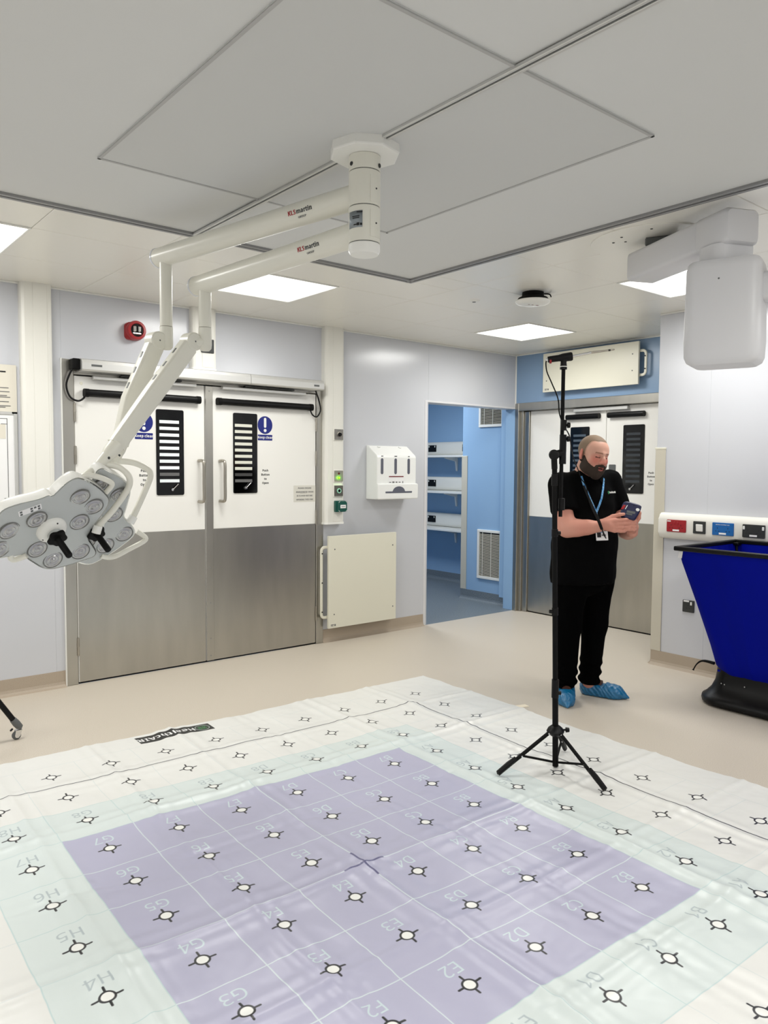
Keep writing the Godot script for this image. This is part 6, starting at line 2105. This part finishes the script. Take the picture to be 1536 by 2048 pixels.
	part("chest_badge", prismm(circle2(0.010, 16), 0, 0.001, lo.translated_local(Vector3(-0.044, 0.0, 0))), sm("logo_green", Color(0.10, 0.45, 0.25), 0.6), shirt_mesh, "green round chest emblem")
	# ---- trousers
	var tr := Field.new(Vector3(-0.25, 0.06, -0.30), Vector3(0.36, 1.0, 0.30), 0.0125, 80.0)
	tr.ellipsoid(Vector3(0.012, 0.80, 0.008), Vector3(0.192, 0.13, 0.14), TB)
	tr.chain([hr + Vector3(0.012, -0.07, 0), kr, ar + Vector3(0, 0.02, 0)], [0.112, 0.079, 0.066])
	tr.chain([hl + Vector3(0, -0.07, 0), kl, al + Vector3(0, 0.02, 0)], [0.112, 0.079, 0.066])
	tr.finish()
	for i in tr.d.size():
		if absf(tr.d[i]) < 0.03:
			var z := i / (tr.n.x * tr.n.y)
			var y := (i / tr.n.x) % tr.n.y
			var x := i % tr.n.x
			var py := tr.o.y + y * tr.c
			var pp := tr.o + Vector3(x, y, z) * tr.c
			var bunch := 0.009 * sin(py * 95.0 + pp.x * 14.0) * smoothstep(0.30, 0.14, py)
			tr.d[i] = maxf(tr.d[i] + 0.005 * wn.get_noise_3d(x * 0.0125, y * 0.0125, z * 0.0125) + bunch, 0.076 - py)
	part("trousers", net_mesh([[tr, Transform3D(), ""]]), sm("trouser_black", Color(0.009, 0.009, 0.010), 0.95, 0.0, 0.15), t, "black trousers")
	# ---- shoes and covers
	var feet := [[ar, Vector3(-0.122, 0.0, 0.215), Vector3(-0.068, 0.0, -0.06)], [al, Vector3(0.305, 0.0, 0.025), Vector3(0.050, 0.0, -0.128)]]
	var cov := sm("cover_blue", Color(0.02, 0.40, 0.58), 0.34)
	cov.metallic_specular = 0.6
	for q in feet:
		var ft := Field.new(Vector3(-0.22, -0.012, -0.20), Vector3(0.40, 0.17, 0.31), 0.0055, 110.0)
		var toe: Vector3 = q[1]
		var heel: Vector3 = q[2]
		var d2 := (toe - heel).normalized()
		var sd := Vector3(-d2.z, 0, d2.x)
		var T := heel + d2 * 0.05
		ft.chain([T + Vector3(0, 0.055, 0), heel.lerp(toe, 0.5) + Vector3(0, 0.048, 0), heel.lerp(toe, 0.78) + Vector3(0, 0.036, 0), toe + d2 * 0.004 + Vector3(0, 0.016, 0)], [0.050, 0.046, 0.042, 0.010])
		ft.chain([T + Vector3(0, 0.02, 0), heel.lerp(toe, 0.72) + Vector3(0, 0.03, 0) + sd * 0.012], [0.046, 0.046])
		ft.chain([T + Vector3(0, 0.05, 0), T + Vector3(0, 0.085, 0) + d2 * 0.01], [0.05, 0.046])
		ft.finish()
		var fn := FastNoiseLite.new()
		fn.seed = 6
		fn.frequency = 14.0
		for i in ft.d.size():
			var z := i / (ft.n.x * ft.n.y)
			var y := (i / ft.n.x) % ft.n.y
			var x := i % ft.n.x
			var p := ft.o + Vector3(x, y, z) * ft.c
			if absf(ft.d[i]) < 0.03:
				var u := (p - heel).dot(d2)
				var w := (p - heel).dot(sd)
				ft.d[i] += 0.0022 * sin(u * 210.0 + p.y * 190.0 + 4.0 * fn.get_noise_3d(p.x, p.y, p.z)) + 0.003 * fn.get_noise_3d(p.x * 2, p.y * 2, p.z * 2)
				var open := p.y - lerpf(0.098, 0.070, clampf(u / 0.16, 0.0, 1.0)) - (0.02 if u > 0.16 else 0.0)
				ft.d[i] = maxf(maxf(ft.d[i], open), 0.003 - p.y)
		part("shoe_cover", net_mesh([[ft, Transform3D(), ""]]), cov, t, "crinkled blue plastic shoe cover")
		var sh := st0()
		var s0: Vector3 = T + Vector3(0, 0.045, 0) + d2 * 0.012
		tube(sh, [s0, s0 + Vector3(0, 0.05, 0) + d2 * 0.006, s0 + Vector3(0, 0.072, 0) + d2 * 0.006], 0.052, 18, [1.0, 1.0, 0.94])
		tube(sh, [s0 + Vector3(0, 0.03, 0), s0 + d2 * 0.075 + Vector3(0, 0.028, 0)], 0.034, 14, [1.0, 0.85])
		part("shoe", sh, sm("shoe_brown", Color(0.30, 0.17, 0.11), 0.55), t, "brown shoe showing above its cover")
	# ---- lanyard with a badge
	var rb := sm("lanyard_blue", Color(1, 1, 1), 0.5)
	tri(rb, noise_tex(41, 0.05, [Color(0.03, 0.28, 0.55), Color(0.06, 0.42, 0.70), Color(0.55, 0.74, 0.86), Color(0.90, 0.95, 0.97)], 256), 9.0)
	var lan := part("lanyard", ribbon(shirt, [[-0.034, 1.425], [-0.024, 1.375], [0.010, 1.285], [0.042, 1.212], [0.050, 1.165]], 0.013), rb, t, "blue and white neck lanyard")
	part("strap", ribbon(shirt, [[0.112, 1.415], [0.106, 1.375], [0.080, 1.285], [0.044, 1.205]], 0.013), rb, lan)
	var bp := on_front(shirt, 0.068, 1.065)
	var bo := facing(bp[0] + bp[1] * 0.012, bp[1])
	var bg := part("badge_card", prismm(rrect(0.086, 0.056, 0.003), 0, 0.003, bo), M.paper_white, lan, "white identity card")
	part("photo", boxm(bo * Vector3(-0.022, 0.006, 0.0035), Vector3(0.028, 0.030, 0.001), 0, bo.basis), M.ink, bg)
	part("print_line", boxm(bo * Vector3(0.012, 0.004, 0.0035), Vector3(0.03, 0.008, 0.001), 0, bo.basis), M.ink_soft, bg)
	part("badge_tape", boxm(bp[0] + bp[1] * 0.010 + Vector3(-0.006, 0.06, 0), Vector3(0.012, 0.08, 0.002), 0, bo.basis), rb, lan)
	# ---- the meter
	var mt := thing("handheld_meter", "dark blue handheld meter with grey labels held in the person's hands", "meter", Vector3.ZERO)
	mt.transform = t.transform * facing(Vector3(0.218, 1.232, 0.272), Vector3(-0.22, 0.30, 0.93), Vector3(0.36, 0.92, -0.25)).scaled_local(Vector3(0.84, 0.72, 0.84))
	var mb := sm("meter_blue", Color(0.02, 0.05, 0.25), 0.4)
	var shape := closed_curve([Vector2(-0.048, -0.075), Vector2(0.040, -0.078), Vector2(0.058, -0.03), Vector2(0.066, 0.03), Vector2(0.052, 0.060), Vector2(-0.040, 0.060), Vector2(-0.064, 0.030), Vector2(-0.062, -0.02)], 4)
	part("body", prismm(shape, -0.032, 0.012, Transform3D(), 0.010, true), mb, mt)
	part("bumper", prismm([Vector2(-0.066, -0.022), Vector2(-0.046, -0.016), Vector2(-0.038, 0.022), Vector2(-0.056, 0.020)], 0.002, 0.0145, Transform3D(), 0.002), M.red, mt, "red side grip")
	part("bumper", prismm([Vector2(-0.038, -0.012), Vector2(-0.033, -0.010), Vector2(-0.027, 0.024), Vector2(-0.032, 0.026)], 0.002, 0.0148, Transform3D(), 0.001), M.paper_white, mt, "white trim line")
	part("label", prismm(rrect(0.058, 0.020, 0.002), 0.012, 0.0135, Transform3D(Basis(Vector3(0, 0, 1), 0.12), Vector3(0.008, -0.022, 0))), M.midgrey, mt, "grey label")
	part("label", prismm(rrect(0.042, 0.012, 0.002), 0.012, 0.0135, Transform3D(Basis(Vector3(0, 0, 1), 0.12), Vector3(0.0, -0.043, 0))), M.midgrey, mt, "grey label")
	part("sticker", prismm(circle2(0.013, 20), 0.011, 0.0132, Transform3D(Basis(), Vector3(0.046, 0.014, 0))), M.white, mt, "round white sticker")
	for x in [-0.018, 0.012]:
		part("screw", lathem([Vector2(0, 0.001), Vector2(0.004, 0.0), Vector2(0.005, -0.001)], along(Vector3(x, 0.040, 0.0125), Vector3(0, 0, 1)), 10), M.black, mt)
	# neck strap of the meter, black, hanging in front of his arm
	var inv := mt.transform.affine_inverse() * t.transform
	var sp := []
	var p0 := on_front(shirt, -0.026, 1.365)
	for v in curve([p0[0] + p0[1] * 0.010, Vector3(-0.008, 1.27, 0.225), Vector3(0.018, 1.175, 0.305), Vector3(0.038, 1.115, 0.318)], 5):
		sp.append(inv * v)
	var ss := st0()
	sweep(ss, sp, rrect(0.005, 0.019, 0.002, 2))
	part("neck_strap", ss, M.black_matt, mt, "black neck strap")
	part("strap_clip", tubem([sp[-1], inv * Vector3(0.050, 1.085, 0.316), inv * Vector3(0.064, 1.062, 0.312)], 0.0055, 10, [0.8, 1.3, 0.7]), M.black, mt)

# point of the shirt's front at (x, y) and the way out of it
func on_front(f: Field, x: float, y: float) -> Array:
	var z := 0.33
	while z > -0.3 and f.at(Vector3(x, y, z)) > 0.0:
		z -= 0.004
	var p := Vector3(x, y, z)
	return [p, f.grad(p)]

func ribbon(f: Field, pts: Array, w: float) -> SurfaceTool:
	var path := []
	for i in pts.size() - 1:
		for k in 6:
			path.append(Vector2(pts[i][0], pts[i][1]).lerp(Vector2(pts[i + 1][0], pts[i + 1][1]), k / 6.0))
	path.append(Vector2(pts[-1][0], pts[-1][1]))
	var p3 := []
	var outs := []
	for q in path:
		var h := on_front(f, q.x, q.y)
		p3.append(h[0] + h[1] * 0.009)
		outs.append(h[1])
	var fr := []
	for i in p3.size():
		var tn: Vector3 = (p3[mini(i + 1, p3.size() - 1)] - p3[maxi(i - 1, 0)]).normalized()
		var n: Vector3 = (outs[i] - tn * outs[i].dot(tn)).normalized()
		fr.append([tn, n, tn.cross(n)])
	var st := st0()
	sweep(st, p3, [Vector2(-0.001, -w / 2), Vector2(0.0015, -w / 2), Vector2(0.0015, w / 2), Vector2(-0.001, w / 2)], [], false, true, fr)
	return st
